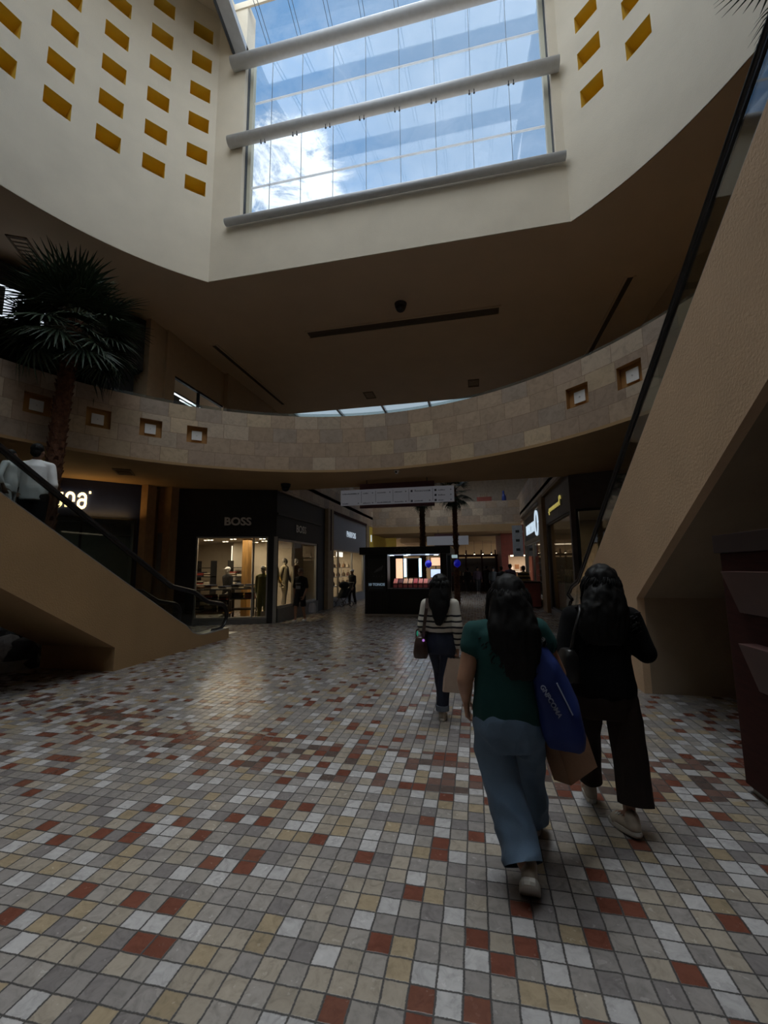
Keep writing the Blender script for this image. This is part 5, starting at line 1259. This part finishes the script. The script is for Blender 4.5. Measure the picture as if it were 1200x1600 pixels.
def trousers(name, parent, mat, hips, L, Rr, vox=0.011, wr=0.006, wf=(8, 8, 4), hem=0.03):
    C_ = []; E_ = []
    for q in (L, Rr):                                # run each leg on past its hem, then cut the hem straight
        (a, ra), (b_, rb) = q[-2], q[-1]; d = (b_ - a).normalized(); E_.append([*q, (b_ + d * 0.09, rb)])
        C_.append((b_ + d * hem, d, 0.155 if rb > 0.05 else 0.12))
    return blob(name, [('l', hips)] + [('c', [(*p, r) for p, r in q]) for q in E_], mat, parent, vox, 4, wr, wf, cuts=C_)
trousers('jeans', g, DENIM, [(0, 0, 0.64, 0.16, 0.12), (0, -0.005, 0.72, 0.192, 0.145), (0, -0.005, 0.80, 0.187, 0.14), (0, 0, 0.88, 0.165, 0.12)],
    [(V(-0.09, 0, 0.74), 0.104), (V(-0.085, 0.0, 0.60), 0.104), (V(-0.055, -0.02, 0.44), 0.098), (V(-0.005, -0.10, 0.30), 0.098), (V(0.018, -0.175, 0.205), 0.094)],
    [(V(0.09, 0.03, 0.74), 0.100), (V(0.112, 0.15, 0.58), 0.094), (V(0.125, 0.25, 0.43), 0.090), (V(0.13, 0.29, 0.25), 0.094), (V(0.145, 0.345, 0.14), 0.092)], wr=0.013, wf=(8, 8, 5), hem=0.065)
shoe('shoe', V(0.048, -0.312, 0.130), 0.08, R_(48), g, 0.255, w=0.054)
shoe('shoe', V(0.150, 0.31, 0.0), 0.10, 0, g, 0.24, DARKSHOE)
hair_mesh('hair', g, hc, F, 1.00, 0.155, 0.125, 330, 0.022, [('e', hc + V(0, -0.012, 0.03), (0.098, 0.105, 0.108)), ('l', [(0.065, -0.12, 1.03, 0.07, 0.025), (0.06, -0.115, 1.08, 0.10, 0.03), (0.055, -0.115, 1.18, 0.135, 0.045), (0.045, -0.10, 1.30, 0.145, 0.06), (0.04, -0.06, 1.40, 0.12, 0.075), (0.035, -0.03, 1.48, 0.10, 0.085), (0.035, -0.01, 1.54, 0.06, 0.06)])], seed=4, rad=0.006)
# blue tote slung from her right shoulder
BLUE = M('royal blue tote', (0.014, 0.028, 0.140), 0.6, spec=0.3, vary=0.12, vscale=4)
tt = empty('tote_bag', (0.44, 2.66, 0.68), R_(-12), 'royal blue tote with pale printed lettering hanging from the green-topped woman\'s shoulder', 'bag')
blob('bag_body', [('l', [(0.02, 0, 0.0, 0.095, 0.14, 5), (0.015, 0, 0.05, 0.108, 0.155, 5), (-0.005, 0, 0.18, 0.105, 0.16, 4), (-0.04, 0, 0.32, 0.092, 0.155, 4), (-0.075, 0, 0.44, 0.075, 0.145, 4), (-0.105, 0, 0.53, 0.045, 0.13, 3)])], BLUE, tt, 0.010, 4, 0.006, (6, 6, 4))
for y in (-0.085, 0.085): MB().rings([[(x + ax, y + q, z) for ax, q in ((-0.006, -0.018), (0.006, -0.018), (0.006, 0.018), (-0.006, 0.018))] for x, z in ((-0.07, 0.44), (-0.115, 0.55), (-0.135, 0.62), (-0.155, 0.665), (-0.185, 0.685), (-0.215, 0.66))]).build('strap', BLUE, tt)
PRINT = M('pale print', (0.26, 0.29, 0.42), 0.6)
mt = Matrix.Translation((-0.035, -0.158, 0.255)) @ Matrix.Rotation(R_(6), 4, 'X') @ Matrix.Rotation(R_(62), 4, 'Y')
text('lettering', 'GNPCOMA', 0.036, PRINT, mt @ Matrix.Translation((0, -0.008, 0)), tt, 0.004, 0.0006)
mt = Matrix.Translation((0.028, -0.150, 0.285)) @ Matrix.Rotation(R_(66), 4, 'Y')
MB().box((-0.07, -0.012, -0.003), (0.10, -0.002, 0.003), m=mt).build('printed_line', PRINT, tt)
KRAFT = M('kraft paper', (0.30, 0.165, 0.095), 0.8, vary=0.1, vscale=6, bump=0.2, bscale=20); KRAFT2 = M('light kraft paper', (0.62, 0.49, 0.39), 0.8, vary=0.08, vscale=6, bump=0.2, bscale=20)
def paper_bag(label, loc, rz, tilt, w, d, h, mat, hl=0.13, side=None):
    o = empty('paper_bag', loc, 0, label, 'bag'); mm = Matrix.Rotation(tilt, 4, 'Y') @ Matrix.Rotation(rz, 4, 'Z')
    b = MB(); T = lambda x, y, z: mm @ V(x, y, z)
    rr = [[T(-w, -d, -h), T(w, -d, -h), T(w, d, -h), T(-w, d, -h)], [T(-w * 1.02, -d, -h * 0.5), T(w * 1.02, -d, -h * 0.5), T(w * 1.02, d, -h * 0.5), T(-w * 1.02, d, -h * 0.5)], [T(-w, -d * 0.8, 0), T(w, -d * 0.8, 0), T(w, d * 0.8, 0), T(-w, d * 0.8, 0)]]
    b.rings(rr, caps=False); b.poly(rr[0]); b.build('bag_body', mat, o).modifiers.new('s', 'SOLIDIFY').thickness = 0.003
    for s in (-1, 1):
        b = MB(); b.tube([T(w * 0.45 * math.cos(R_(180 - 18 * k)), s * d * 0.75 * (1 - 0.8 * math.sin(R_(18 * k))), hl * math.sin(R_(18 * k)) - 0.005) for k in range(11)], 0.004, 6); b.build('handle', mat, o)
    MB().prism([T(w * 0.999 + 0.003, -d * 0.9, -h * 0.15), T(w * 1.01 + 0.003, 0, -h * 0.5), T(w * 0.999 + 0.003, d * 0.9, -h * 0.15)], mm.to_3x3() @ V(0.001, 0, 0)).build('gusset_fold', mat, o)
    return o
paper_bag('brown paper carrier bag with a grey side hanging below the blue tote', (0.455, 2.90, 0.735), R_(38), R_(-16), 0.12, 0.065, 0.33, KRAFT, 0.10)

# --- woman in black with wide brown trousers
bx, by = 0.815, 3.22
hc = V(0.045, 0.03, 1.525); shL, shR = V(-0.165, 0, 1.30), V(0.195, 0.0, 1.30); elL, wrL = V(-0.235, -0.05, 1.06), V(-0.225, 0.05, 0.87); elR, wrR = V(0.275, -0.01, 1.075), V(0.16, 0.22, 1.13)
hipL, hipR = V(-0.085, 0.02, 0.86), V(0.085, 0, 0.86); knL, anL, toeL = V(-0.08, 0.16, 0.48), V(-0.07, 0.26, 0.10), V(-0.08, 0.40, 0.03); knR, anR, toeR = V(0.09, -0.03, 0.46), V(0.075, -0.10, 0.10), V(0.04, 0.04, 0.03)
P = head_prims(hc, F) + [('c', [(*(hc - V(0, 0.01, 0.06)), 0.05), (0.02, -0.01, 1.34, 0.056)]), ('l', [(0, 0, 0.80, 0.15, 0.11), (0, 0, 0.92, 0.16, 0.11), (0, 0, 1.06, 0.135, 0.095), (0, 0, 1.24, 0.15, 0.10), (0.01, 0, 1.34, 0.09, 0.06)]),
    ('c', [(*shL, 0.05), (*elL, 0.042), (*wrL, 0.026)]), ('c', [(*shR, 0.05), (*elR, 0.042), (*wrR, 0.026)]), ('c', [(*hipL, 0.08), (*knL, 0.052), (*anL, 0.034)]), ('c', [(*hipR, 0.08), (*knR, 0.052), (*anR, 0.034)]), ('c', [(*anL, 0.033), (*toeL, 0.024)]), ('c', [(*anR, 0.033), (*toeR, 0.024)])]
P += hand(wrL, V(0, 0.1, -1), V(1, 0, 0), V(0, 1, 0), 55, 0.95) + hand(wrR, V(-0.5, 0.8, 0.2), V(0, 0, 1), V(-1, 0, 0.2), 45, 0.95)
k2 = person_root('woman walking away in a black sweater and wide dark brown trousers', (bx, by, 0), P, SKIN, 0.0062)
eyes(hc, F, k2)
KNIT = M('black knit', (0.0045, 0.0045, 0.005), 0.95, spec=0.2, vary=0.2, vscale=30, bump=0.3, bscale=150); BROWN = M('dark brown cloth', (0.022, 0.014, 0.011), 0.9, spec=0.25, vary=0.2, vscale=4, bump=0.2, bscale=200)
blob('sweater', [('l', [(0, 0, 0.79, 0.200, 0.145), (0, 0, 0.86, 0.205, 0.15), (0, 0, 1.0, 0.182, 0.14), (0, 0, 1.14, 0.182, 0.135), (0.01, 0, 1.26, 0.185, 0.12), (0.015, 0, 1.345, 0.12, 0.085), (0.02, 0, 1.385, 0.07, 0.065)]),
    ('c', [(-0.08, 0, 1.31, 0.075), (*shL, 0.075), (*elL, 0.068), (*(elL.lerp(wrL, 0.9)), 0.052)]), ('c', [(0.1, 0, 1.31, 0.075), (*shR, 0.075), (*elR, 0.066), (*(elR.lerp(wrR, 0.9)), 0.050)])], KNIT, k2, 0.011, 4, 0.005, (8, 8, 5))
trousers('trousers', k2, BROWN, [(0, 0, 0.66, 0.185, 0.125), (0, 0, 0.76, 0.198, 0.145), (0, 0, 0.86, 0.185, 0.135), (0, 0, 0.93, 0.16, 0.115)],
    [(V(-0.105, 0.02, 0.76), 0.098), (V(-0.10, 0.08, 0.62), 0.096), (V(-0.09, 0.16, 0.46), 0.088), (V(-0.075, 0.215, 0.28), 0.078), (V(-0.065, 0.245, 0.17), 0.074)],
    [(V(0.105, 0, 0.76), 0.105), (V(0.115, -0.015, 0.60), 0.106), (V(0.122, -0.04, 0.44), 0.102), (V(0.118, -0.075, 0.28), 0.098), (V(0.115, -0.095, 0.20), 0.098)])
shoe('shoe', V(-0.07, 0.20, 0.0), 0.05, 0, k2, 0.245); shoe('shoe', V(0.10, -0.19, 0.02), -0.42, R_(6), k2, 0.25)
hair_mesh('hair', k2, hc, F, 1.10, 0.165, 0.12, 360, 0.028, [('e', hc + V(0, -0.01, 0.03), (0.104, 0.108, 0.108)), ('l', [(-0.01, -0.12, 1.14, 0.12, 0.03), (0, -0.115, 1.24, 0.155, 0.05), (0.02, -0.09, 1.36, 0.15, 0.065), (0.04, -0.04, 1.48, 0.115, 0.085), (0.045, 0, 1.58, 0.07, 0.07)])], seed=9, rad=0.006)
o = empty('shoulder_bag', (0.575, 3.14, 0.90), R_(10), 'black shoulder bag at the side of the woman in black', 'bag')
LEA = M('black leather', (0.011, 0.010, 0.010), 0.4, vary=0.2)
blob('bag_body', [('l', [(0, 0, 0, 0.055, 0.12, 4), (0, 0, 0.06, 0.062, 0.13, 4), (0, 0, 0.17, 0.052, 0.125, 4), (0, 0, 0.21, 0.03, 0.11, 3)])], LEA, o, 0.012, 3)
MB().tube([(0.0, -0.09, 0.19), (0.03, -0.10, 0.32), (0.08, -0.085, 0.45), (0.11, -0.02, 0.485), (0.085, 0.08, 0.44), (0.03, 0.10, 0.31), (0.0, 0.09, 0.19)], 0.010, 6).build('strap', LEA, o, smooth=True)

# --- woman in the striped sweater
sx_, sy_ = -0.405, 4.92
hc = V(0.005, 0.02, 1.445); shL, shR = V(-0.155, 0, 1.235), V(0.155, 0, 1.235); elL, wrL = V(-0.205, -0.03, 0.99), V(-0.17, 0.12, 0.84); elR, wrR = V(0.195, -0.05, 0.985), V(0.185, 0.0, 0.765)
knL, anL, toeL = V(-0.05, 0.25, 0.47), V(-0.03, 0.30, 0.09), V(-0.03, 0.42, 0.03); knR, anR, toeR = V(0.035, 0.03, 0.45), V(0.0, -0.03, 0.085), V(0.0, 0.09, 0.025)
P = head_prims(hc, F) + [('c', [(*(hc - V(0, 0.01, 0.06)), 0.048), (0.0, -0.01, 1.27, 0.052)]), ('l', [(0, 0, 0.76, 0.14, 0.10), (0, 0, 0.86, 0.145, 0.10), (0, 0, 1.0, 0.12, 0.085), (0, 0, 1.18, 0.135, 0.09), (0.0, 0, 1.28, 0.08, 0.055)]),
    ('c', [(*shL, 0.045), (*elL, 0.038), (*wrL, 0.025)]), ('c', [(*shR, 0.045), (*elR, 0.038), (*wrR, 0.025)]), ('c', [(-0.07, 0.02, 0.80, 0.075), (*knL, 0.05), (*anL, 0.033)]), ('c', [(0.07, 0, 0.80, 0.075), (*knR, 0.05), (*anR, 0.033)]), ('c', [(*anL, 0.032), (*toeL, 0.022)]), ('c', [(*anR, 0.032), (*toeR, 0.022)])]
P += hand(wrR, V(0.0, 0.12, -1), V(-1, 0, 0), V(0, 1, 0), 62, 0.92) + hand(wrL, V(0.2, 0.7, -0.4), V(1, 0, 0), V(0, 1, 0.5), 60, 0.92)
s3_ = person_root('woman walking ahead in a cream and black striped sweater and dark jeans', (sx_, sy_, 0), P, SKIN, 0.0065)
eyes(hc, F, s3_)
STR = stripes('striped knit', (0.55, 0.52, 0.46), (0.012, 0.012, 0.014), 0.062, 0.34, 1.165, 0.012)
blob('sweater', [('l', [(0, 0, 0.925, 0.160, 0.115), (0, 0, 0.96, 0.170, 0.122), (0, 0, 1.08, 0.163, 0.12), (0, 0, 1.19, 0.158, 0.11), (0, 0, 1.265, 0.105, 0.08), (0, 0, 1.30, 0.06, 0.058)]),
    ('c', [(-0.08, 0, 1.24, 0.06), (*shL, 0.062), (*elL, 0.056), (*(elL.lerp(wrL, 0.85)), 0.042)]), ('c', [(0.08, 0, 1.24, 0.06), (*shR, 0.062), (*elR, 0.056), (*(elR.lerp(wrR, 0.9)), 0.042)])], STR, s3_, 0.011, 4, 0.003, (9, 9, 6))
INDIGO = M('dark indigo denim', (0.014, 0.019, 0.040), 0.85, vary=0.2, vscale=6)
jn = trousers('jeans', s3_, INDIGO, [(0, 0, 0.70, 0.15, 0.115), (0, 0, 0.80, 0.166, 0.125), (0, 0, 0.88, 0.16, 0.115), (0, 0, 0.95, 0.14, 0.10)],
    [(V(-0.08, 0.02, 0.78), 0.085), (V(-0.065, 0.14, 0.62), 0.078), (V(-0.05, 0.25, 0.47), 0.068), (V(-0.035, 0.29, 0.26), 0.062), (V(-0.03, 0.30, 0.15), 0.060)],
    [(V(0.08, 0, 0.78), 0.088), (V(0.06, 0.02, 0.60), 0.082), (V(0.035, 0.03, 0.45), 0.074), (V(0.01, 0.0, 0.26), 0.068), (V(0.0, -0.02, 0.15), 0.066)], 0.011, 0.004)
CUFF = M('turned denim cuff', (0.16, 0.19, 0.24), 0.85)
MB().tube([(0, -0.022, 0.10), (0, -0.022, 0.155)], 0.074, 18).build('cuff', CUFF, jn); MB().tube([(-0.03, 0.30, 0.10), (-0.03, 0.30, 0.155)], 0.068, 18).build('cuff', CUFF, jn)
shoe('shoe', V(0.0, -0.085, 0.0), 0.0, 0, s3_, 0.23); shoe('shoe', V(-0.03, 0.245, 0.0), 0.0, 0, s3_, 0.23)
hair_mesh('hair', s3_, hc, F, 1.00, 0.085, 0.11, 220, 0.016, [('e', hc + V(0, -0.01, 0.03), (0.096, 0.103, 0.104)), ('l', [(0.0, -0.125, 1.02, 0.035, 0.025), (0.0, -0.12, 1.12, 0.075, 0.035), (0.0, -0.105, 1.22, 0.11, 0.045), (0.005, -0.06, 1.34, 0.12, 0.07), (0.005, -0.02, 1.44, 0.10, 0.085), (0.005, 0, 1.52, 0.05, 0.05)])], seed=13, rad=0.006)
o = empty('handbag', (-0.625, 4.86, 0.66), R_(5), 'brown leather shoulder bag with small glinting charms on the striped woman\'s side', 'bag')
LB2 = M('brown leather', (0.055, 0.030, 0.022), 0.4, vary=0.2)
hbg = blob('bag_body', [('l', [(0, 0, 0, 0.075, 0.10, 3.5), (0, 0, 0.05, 0.085, 0.11, 3.5), (0.0, 0, 0.16, 0.068, 0.10, 3.5), (0.0, 0, 0.23, 0.05, 0.08, 3)])], LB2, o, 0.011, 3)
MB().tube([(-0.05, 0, 0.21), (-0.045, -0.0, 0.29), (0.0, 0, 0.32), (0.04, 0, 0.28), (0.045, 0, 0.21)], 0.009, 6).build('handle', LB2, o, smooth=True)
MB().rings([[(x + ax, y + ay, z) for ax, ay in ((-0.018, -0.004), (0.018, -0.004), (0.018, 0.004), (-0.018, 0.004))] for x, y, z in ((0.03, -0.05, 0.22), (0.05, -0.08, 0.38), (0.075, -0.075, 0.54), (0.085, -0.03, 0.645), (0.085, 0.05, 0.64), (0.07, 0.12, 0.5), (0.04, 0.06, 0.22))]).build('strap', LB2, o)
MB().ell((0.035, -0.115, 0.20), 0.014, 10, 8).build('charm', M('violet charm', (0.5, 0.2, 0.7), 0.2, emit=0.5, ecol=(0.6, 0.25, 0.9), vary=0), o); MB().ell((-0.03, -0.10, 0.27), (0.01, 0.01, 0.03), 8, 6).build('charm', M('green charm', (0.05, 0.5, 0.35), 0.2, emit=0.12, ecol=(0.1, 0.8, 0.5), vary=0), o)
paper_bag('pale kraft paper bag held by the woman in the striped sweater', (-0.265, 4.93, 0.655), R_(28), R_(10), 0.095, 0.06, 0.36, KRAFT2, 0.07)

# --- people farther off: one builder, each with a pose and clothes of their own
def walker(label, loc, yaw, h, top_m, leg_m, skin=SKIN, hair='short', hair_m=None, stride=0.18, sleeves=0.45, shorts=False, width=1.0, vox=0.016, armsout=0.0, shoe_m=None, hem=0.0, fold=None, topname='shirt', sit=0.0):
    s = h / 1.70; Z = lambda z: z * s
    hc = V(0, 0.01, Z(1.58)); sw = 0.185 * s * width
    sh = {-1: V(-sw, 0, Z(1.355)), 1: V(sw, 0, Z(1.355))}; el = {}; wr = {}; kn = {}; an = {}; to = {}; hp = {}
    for q in (-1, 1):
        el[q] = sh[q] + V(q * (0.05 + armsout) * s, -0.05 * s * q * (stride > 0) - 0.02, -0.29 * s); wr[q] = el[q] + V(-q * armsout * 0.6 * s, (0.08 - 0.06 * q * (stride > 0)) * s, -0.24 * s)
        if fold: wr[q] = el[q] + V(-q * 0.04 * s, 0.22 * s, fold * s)
        hp[q] = V(q * 0.09 * s * width, 0, Z(0.90)); kn[q] = V(q * 0.085 * s, q * stride * 0.55 + 0.03, Z(0.49)); an[q] = V(q * 0.075 * s, q * stride - 0.02, Z(0.09)); to[q] = an[q] + V(q * 0.02, 0.13 * s, -0.06 * s)
    P = head_prims(hc, F, s) + [('c', [(*(hc - V(0, 0.01, 0.06 * s)), 0.052 * s), (0, -0.01, Z(1.42), 0.058 * s)]), ('l', [(0, 0, Z(0.84), 0.15 * s * width, 0.10 * s), (0, 0, Z(0.96), 0.15 * s * width, 0.10 * s), (0, 0, Z(1.12), 0.135 * s * width, 0.095 * s), (0, 0, Z(1.32), 0.155 * s * width, 0.10 * s), (0, 0, Z(1.42), 0.09 * s, 0.06 * s)])]
    for q in (-1, 1):
        P += [('c', [(*sh[q], 0.05 * s), (*el[q], 0.041 * s), (*wr[q], 0.028 * s)]), ('c', [(*hp[q], 0.085 * s), (*kn[q], 0.056 * s), (*an[q], 0.038 * s)]), ('c', [(*an[q], 0.036 * s), (*to[q], 0.028 * s)])]
        P += hand(wr[q], (wr[q] - el[q]) + V(0, 0.02, -0.05), V(-q, 0, 0), V(0, 1, 0.3), 40, s * 1.05)
    o = blob('person', P, skin, None, vox * 0.75, 1); o.location = loc; o.rotation_euler = (0, 0, yaw); tag(o, label, 'person')
    eyes(hc, F, o, s)
    T = [('l', [(0, 0, Z(0.86 - hem), 0.175 * s * width, 0.125 * s * width), (0, 0, Z(1.0), 0.172 * s * width, 0.125 * s * width), (0, 0, Z(1.18), 0.170 * s * width, 0.122 * s), (0, 0, Z(1.34), 0.178 * s * width, 0.115 * s), (0, 0, Z(1.42), 0.11 * s, 0.08 * s), (0, 0, Z(1.455), 0.065 * s, 0.062 * s)])]
    for q in (-1, 1):
        a = [(q * 0.08 * s, 0, Z(1.385), 0.060 * s), (*sh[q], 0.060 * s)]
        if sleeves <= 0.5: a.append((*(sh[q].lerp(el[q], sleeves * 2)), 0.066 * s))
        else: a += [(*el[q], 0.058 * s), (*(el[q].lerp(wr[q], sleeves * 2 - 1.05)), 0.046 * s)]
        T.append(('c', a))
    blob(topname, T, top_m, o, vox, 3, 0.005 * s, (8, 8, 4))
    lo = 0.42 if shorts else 0.93
    legs = [[], []]
    for i, q in enumerate((-1, 1)):
        pts = [(hp[q] - V(0, 0, 0.02), 0.098 * s * width), (hp[q].lerp(kn[q], 0.6), 0.092 * s)]
        if not shorts: pts += [(kn[q], 0.078 * s), (kn[q].lerp(an[q], 0.85), 0.066 * s)]
        else: pts += [(hp[q].lerp(kn[q], 0.92), 0.092 * s)]
        legs[i] = pts
    trousers('shorts' if shorts else 'trousers', o, leg_m, [(0, 0, Z(0.78), 0.155 * s * width, 0.11 * s), (0, 0, Z(0.90), 0.17 * s * width, 0.122 * s), (0, 0, Z(0.98), 0.16 * s * width, 0.115 * s)], legs[0], legs[1], vox, 0.004)
    for q in (-1, 1): shoe('shoe', an[q] + V(0, -0.06 * s, -0.09 * s), 0.05 * q, 0, o, 0.26 * s, shoe_m or DARKSHOE, None, vox * 0.7)
    if hair == 'short': blob('hair', [('e', hc + V(0, -0.02, 0.045) * s, (0.086 * s, 0.095 * s, 0.088 * s)), ('e', hc + V(0, -0.06, -0.02) * s, (0.07 * s, 0.05 * s, 0.07 * s))], hair_m or HAIR, o, vox * 0.7, 2, 0.004, (40, 40, 40))
    elif hair == 'long': blob('hair', [('e', hc + V(0, -0.018, 0.03) * s, (0.094 * s, 0.10 * s, 0.104 * s)), ('l', [(0, -0.11 * s, Z(1.26), 0.08 * s, 0.03 * s), (0, -0.10 * s, Z(1.40), 0.12 * s, 0.045 * s), (0, -0.04 * s, Z(1.56), 0.1 * s, 0.085 * s), (0, 0, Z(1.66), 0.06 * s, 0.06 * s)])], hair_m or HAIR, o, vox * 0.8, 2, 0.006, (30, 30, 12))
    elif hair == 'cap':
        c = blob('cap', [('e', hc + V(0, -0.01, 0.055) * s, (0.092 * s, 0.10 * s, 0.07 * s)), ('b', tuple(hc + V(-0.06, 0.07, 0.045) * s), tuple(hc + V(0.06, 0.165, 0.058) * s))], hair_m or white_m, o, vox * 0.6, 1)
    return o
BT = M('black cotton', (0.012, 0.012, 0.014), 0.9, vary=0.15)
mn = walker('man in a black printed tee and black shorts walking past the black boutique', (-5.43, 12.72, 0), R_(170), 1.66, BT, BT, SKIN, 'short', M('fair hair', (0.20, 0.15, 0.11), 0.6), 0.16, 0.42, True, 1.0, 0.014, 0.03, white_m)
MB().box((-0.085, 0.124, 1.02), (0.085, 0.130, 1.12)).build('shirt_print', M('grey print', (0.30, 0.30, 0.32)), mn); MB().box((-0.10, 0.126, 1.18), (0.10, 0.130, 1.21)).build('shirt_print', M('grey print', (0.3, 0.3, 0.32)), mn)
o = empty('carrier_bag', (-4.98, 12.63, 0.30), 0, 'pale carrier bag in the hand of the man in shorts', 'bag'); blob('bag_body', [('l', [(0, 0, 0, 0.11, 0.06, 4), (0, 0, 0.12, 0.12, 0.07, 3), (0, 0, 0.28, 0.09, 0.05, 3)])], M('pale plastic', (0.35, 0.34, 0.36), 0.5), o, 0.015, 2)
MB().tube([(-0.05, 0, 0.26), (-0.05, 0, 0.4), (-0.1, 0, 0.5), (-0.05, 0, 0.4), (0.05, 0, 0.26)], 0.006, 5).build('handle', MATS['pale plastic'], o)
walker('person in black with a white cap pushing a stroller outside the accessory shop', (-6.25 + 0.75, 18.8, 0), R_(150), 1.6, BT, BT, SKIN2, 'cap', white_m, 0.12, 0.9, vox=0.018, fold=0.0)
o = empty('stroller', (-5.62, 17.95, 0), R_(150), 'black stroller pushed by the person in the white cap', 'stroller')
blob('seat', [('l', [(0, 0.1, 0.38, 0.18, 0.22, 3), (0, 0.0, 0.55, 0.2, 0.24, 3), (0, -0.08, 0.8, 0.2, 0.14, 3)])], BT, o, 0.02, 2)
blob('hood', [('e', (0, 0.0, 0.92), (0.22, 0.26, 0.16))], BT, o, 0.02, 2)
for s in (-1, 1):
    MB().tube([(s * 0.2, -0.42, 1.02), (s * 0.21, -0.2, 0.7), (s * 0.22, 0.1, 0.35), (s * 0.2, 0.35, 0.12)], 0.014, 6).build('frame_tube', darkmetal, o)
    for y in (-0.2, 0.35):
        MB().tube([(s * 0.24 , y + 0.11 * math.cos(2 * PI * k / 14), 0.12 + 0.105 * math.sin(2 * PI * k / 14)) for k in range(15)], 0.016, 6).build('wheel', rubber, o)
    MB().tube([(s * 0.22, -0.2, 0.12), (s * 0.22, 0.05, 0.45)], 0.012, 6).build('frame_tube', darkmetal, o)
MB().tube([(-0.2, -0.42, 1.02), (0.2, -0.42, 1.02)], 0.018, 8).build('push_handle', rubber, o)
MUST = stripes('mustard stripes', (0.30, 0.22, 0.10), (0.015, 0.013, 0.013), 0.16, 0.5, 2.0)
walker('person in a mustard and black striped sweater walking away by the optician', (2.08, 19.6, 0), R_(4), 1.68, MUST, M('dark grey trousers', (0.03, 0.03, 0.035), 0.9), SKIN2, 'short', None, 0.2, 0.95, vox=0.016)
MAUV = M('plum cloth', (0.06, 0.04, 0.065), 0.9)
walker('person in plum walking away near the red shop, the shorter of two', (1.28, 22.0, 0), 0, 1.68, BT, BT, SKIN2, 'short', None, 0.15, 0.9, vox=0.02)
walker('person in plum jacket walking away near the red shop, the taller of two', (1.72, 22.2, 0), 0, 1.78, MAUV, BT, SKIN2, 'short', None, 0.15, 0.9, vox=0.02)
for i, (x, y, hgt, tm, d) in enumerate(((-0.5, 28.6, 1.6, BT, 'in black beside the dark cafe stand'), (0.15, 27.8, 1.66, MAUV, 'in plum before the dark cafe stand'), (0.75, 28.9, 1.72, BT, 'tallest of those at the dark cafe stand'), (1.05, 26.4, 1.62, M('slate cloth', (0.05, 0.06, 0.07), 0.9), 'in slate grey near the cafe stand'))):
    walker('distant person ' + d, (x, y, 0), R_((20, 190, -30, 170)[i]), hgt, tm, BT, SKIN2, 'long' if i % 2 else 'short', None, 0.12, 0.9, vox=0.022)
# riders on the escalator
WSH = M('white shirt cloth', (0.85, 0.86, 0.87), 0.85, vary=0.06, vscale=5, bump=0.1, bscale=60)
yy = 5.22; walker('man in a loose white shirt and black trousers riding the escalator', (-6.70, yy, zsL(yy) + 0.0), R_(28), 1.74, WSH, BT, SKIN2, 'short', None, 0.0, 0.62, False, 1.06, 0.013, 0.01, DARKSHOE, 0.04)
yy = 4.62; walker('child in a white ruffled blouse beside the man on the escalator', (-6.40, yy, zsL(yy)), R_(-55), 1.12, WSH, WSH, SKIN2, 'short', None, 0.0, 0.8, False, 1.25, 0.011, 0.08, white_m, 0.1, topname='blouse')
# shop mannequins
def mannequin(label, loc, yaw, top_m, leg_m, body_m, cap=None):
    o = walker(label, loc, yaw, 1.74, top_m, leg_m, body_m, 'cap' if cap else 'none', cap, 0.06, 0.9, vox=0.018, shoe_m=body_m)
    o.name = 'mannequin'; o['category'] = 'mannequin'; return o
MW = M('mannequin shell', (0.5, 0.46, 0.4), 0.5)
GOLDC = M('pale gold cloth', (0.62, 0.42, 0.14), 0.6); OLV = M('olive cloth', (0.22, 0.22, 0.08), 0.85)
mannequin('mannequin in a dark jacket and white cap at the back of the boutique', (-8.55, 13.6, 0), R_(160), BT, BT, MW, white_m)
mannequin('mannequin in an olive jacket and pale cap behind the diagonal shop window', (-6.78, 12.85, 0.02), R_(190), OLV, OLV, MW, white_m)
mannequin('mannequin in pale gold trousers in the corridor display window, nearer the corner', (-6.56, 13.15, 0.30), R_(-90), GOLDC, GOLDC, MW)
mannequin('mannequin in grey clothes in the corridor display window, second from the corner', (-6.58, 14.0, 0.30), R_(-90), M('grey cloth', (0.24, 0.22, 0.19)), M('grey cloth', (0.24, 0.22, 0.19)), MW)
mannequin('mannequin in tan clothes in the corridor display window, farthest from the corner', (-6.58, 15.0, 0.30), R_(-90), MATS['cloth brown'], GOLDC, MW)
structure(boxobj('floor_plinth', (-7.0, 12.75, 0.0), (-6.2, 16.1, 0.30), shopwall))
# ------------------------------------------------------------------ render look
SC.view_settings.view_transform = 'Standard'; SC.view_settings.look = 'None'; SC.view_settings.gamma = 1.0
SC.view_settings.use_curve_mapping = False; SC.view_settings.exposure = EXPO
cy = SC.cycles
cy.use_denoising = True; cy.use_adaptive_sampling = True; cy.adaptive_threshold = 0.03; cy.max_bounces = 8; cy.diffuse_bounces = 5; cy.glossy_bounces = 4; cy.transparent_max_bounces = 16; cy.transmission_bounces = 4
cy.sample_clamp_indirect = 6.0; cy.caustics_reflective = False; cy.caustics_refractive = False
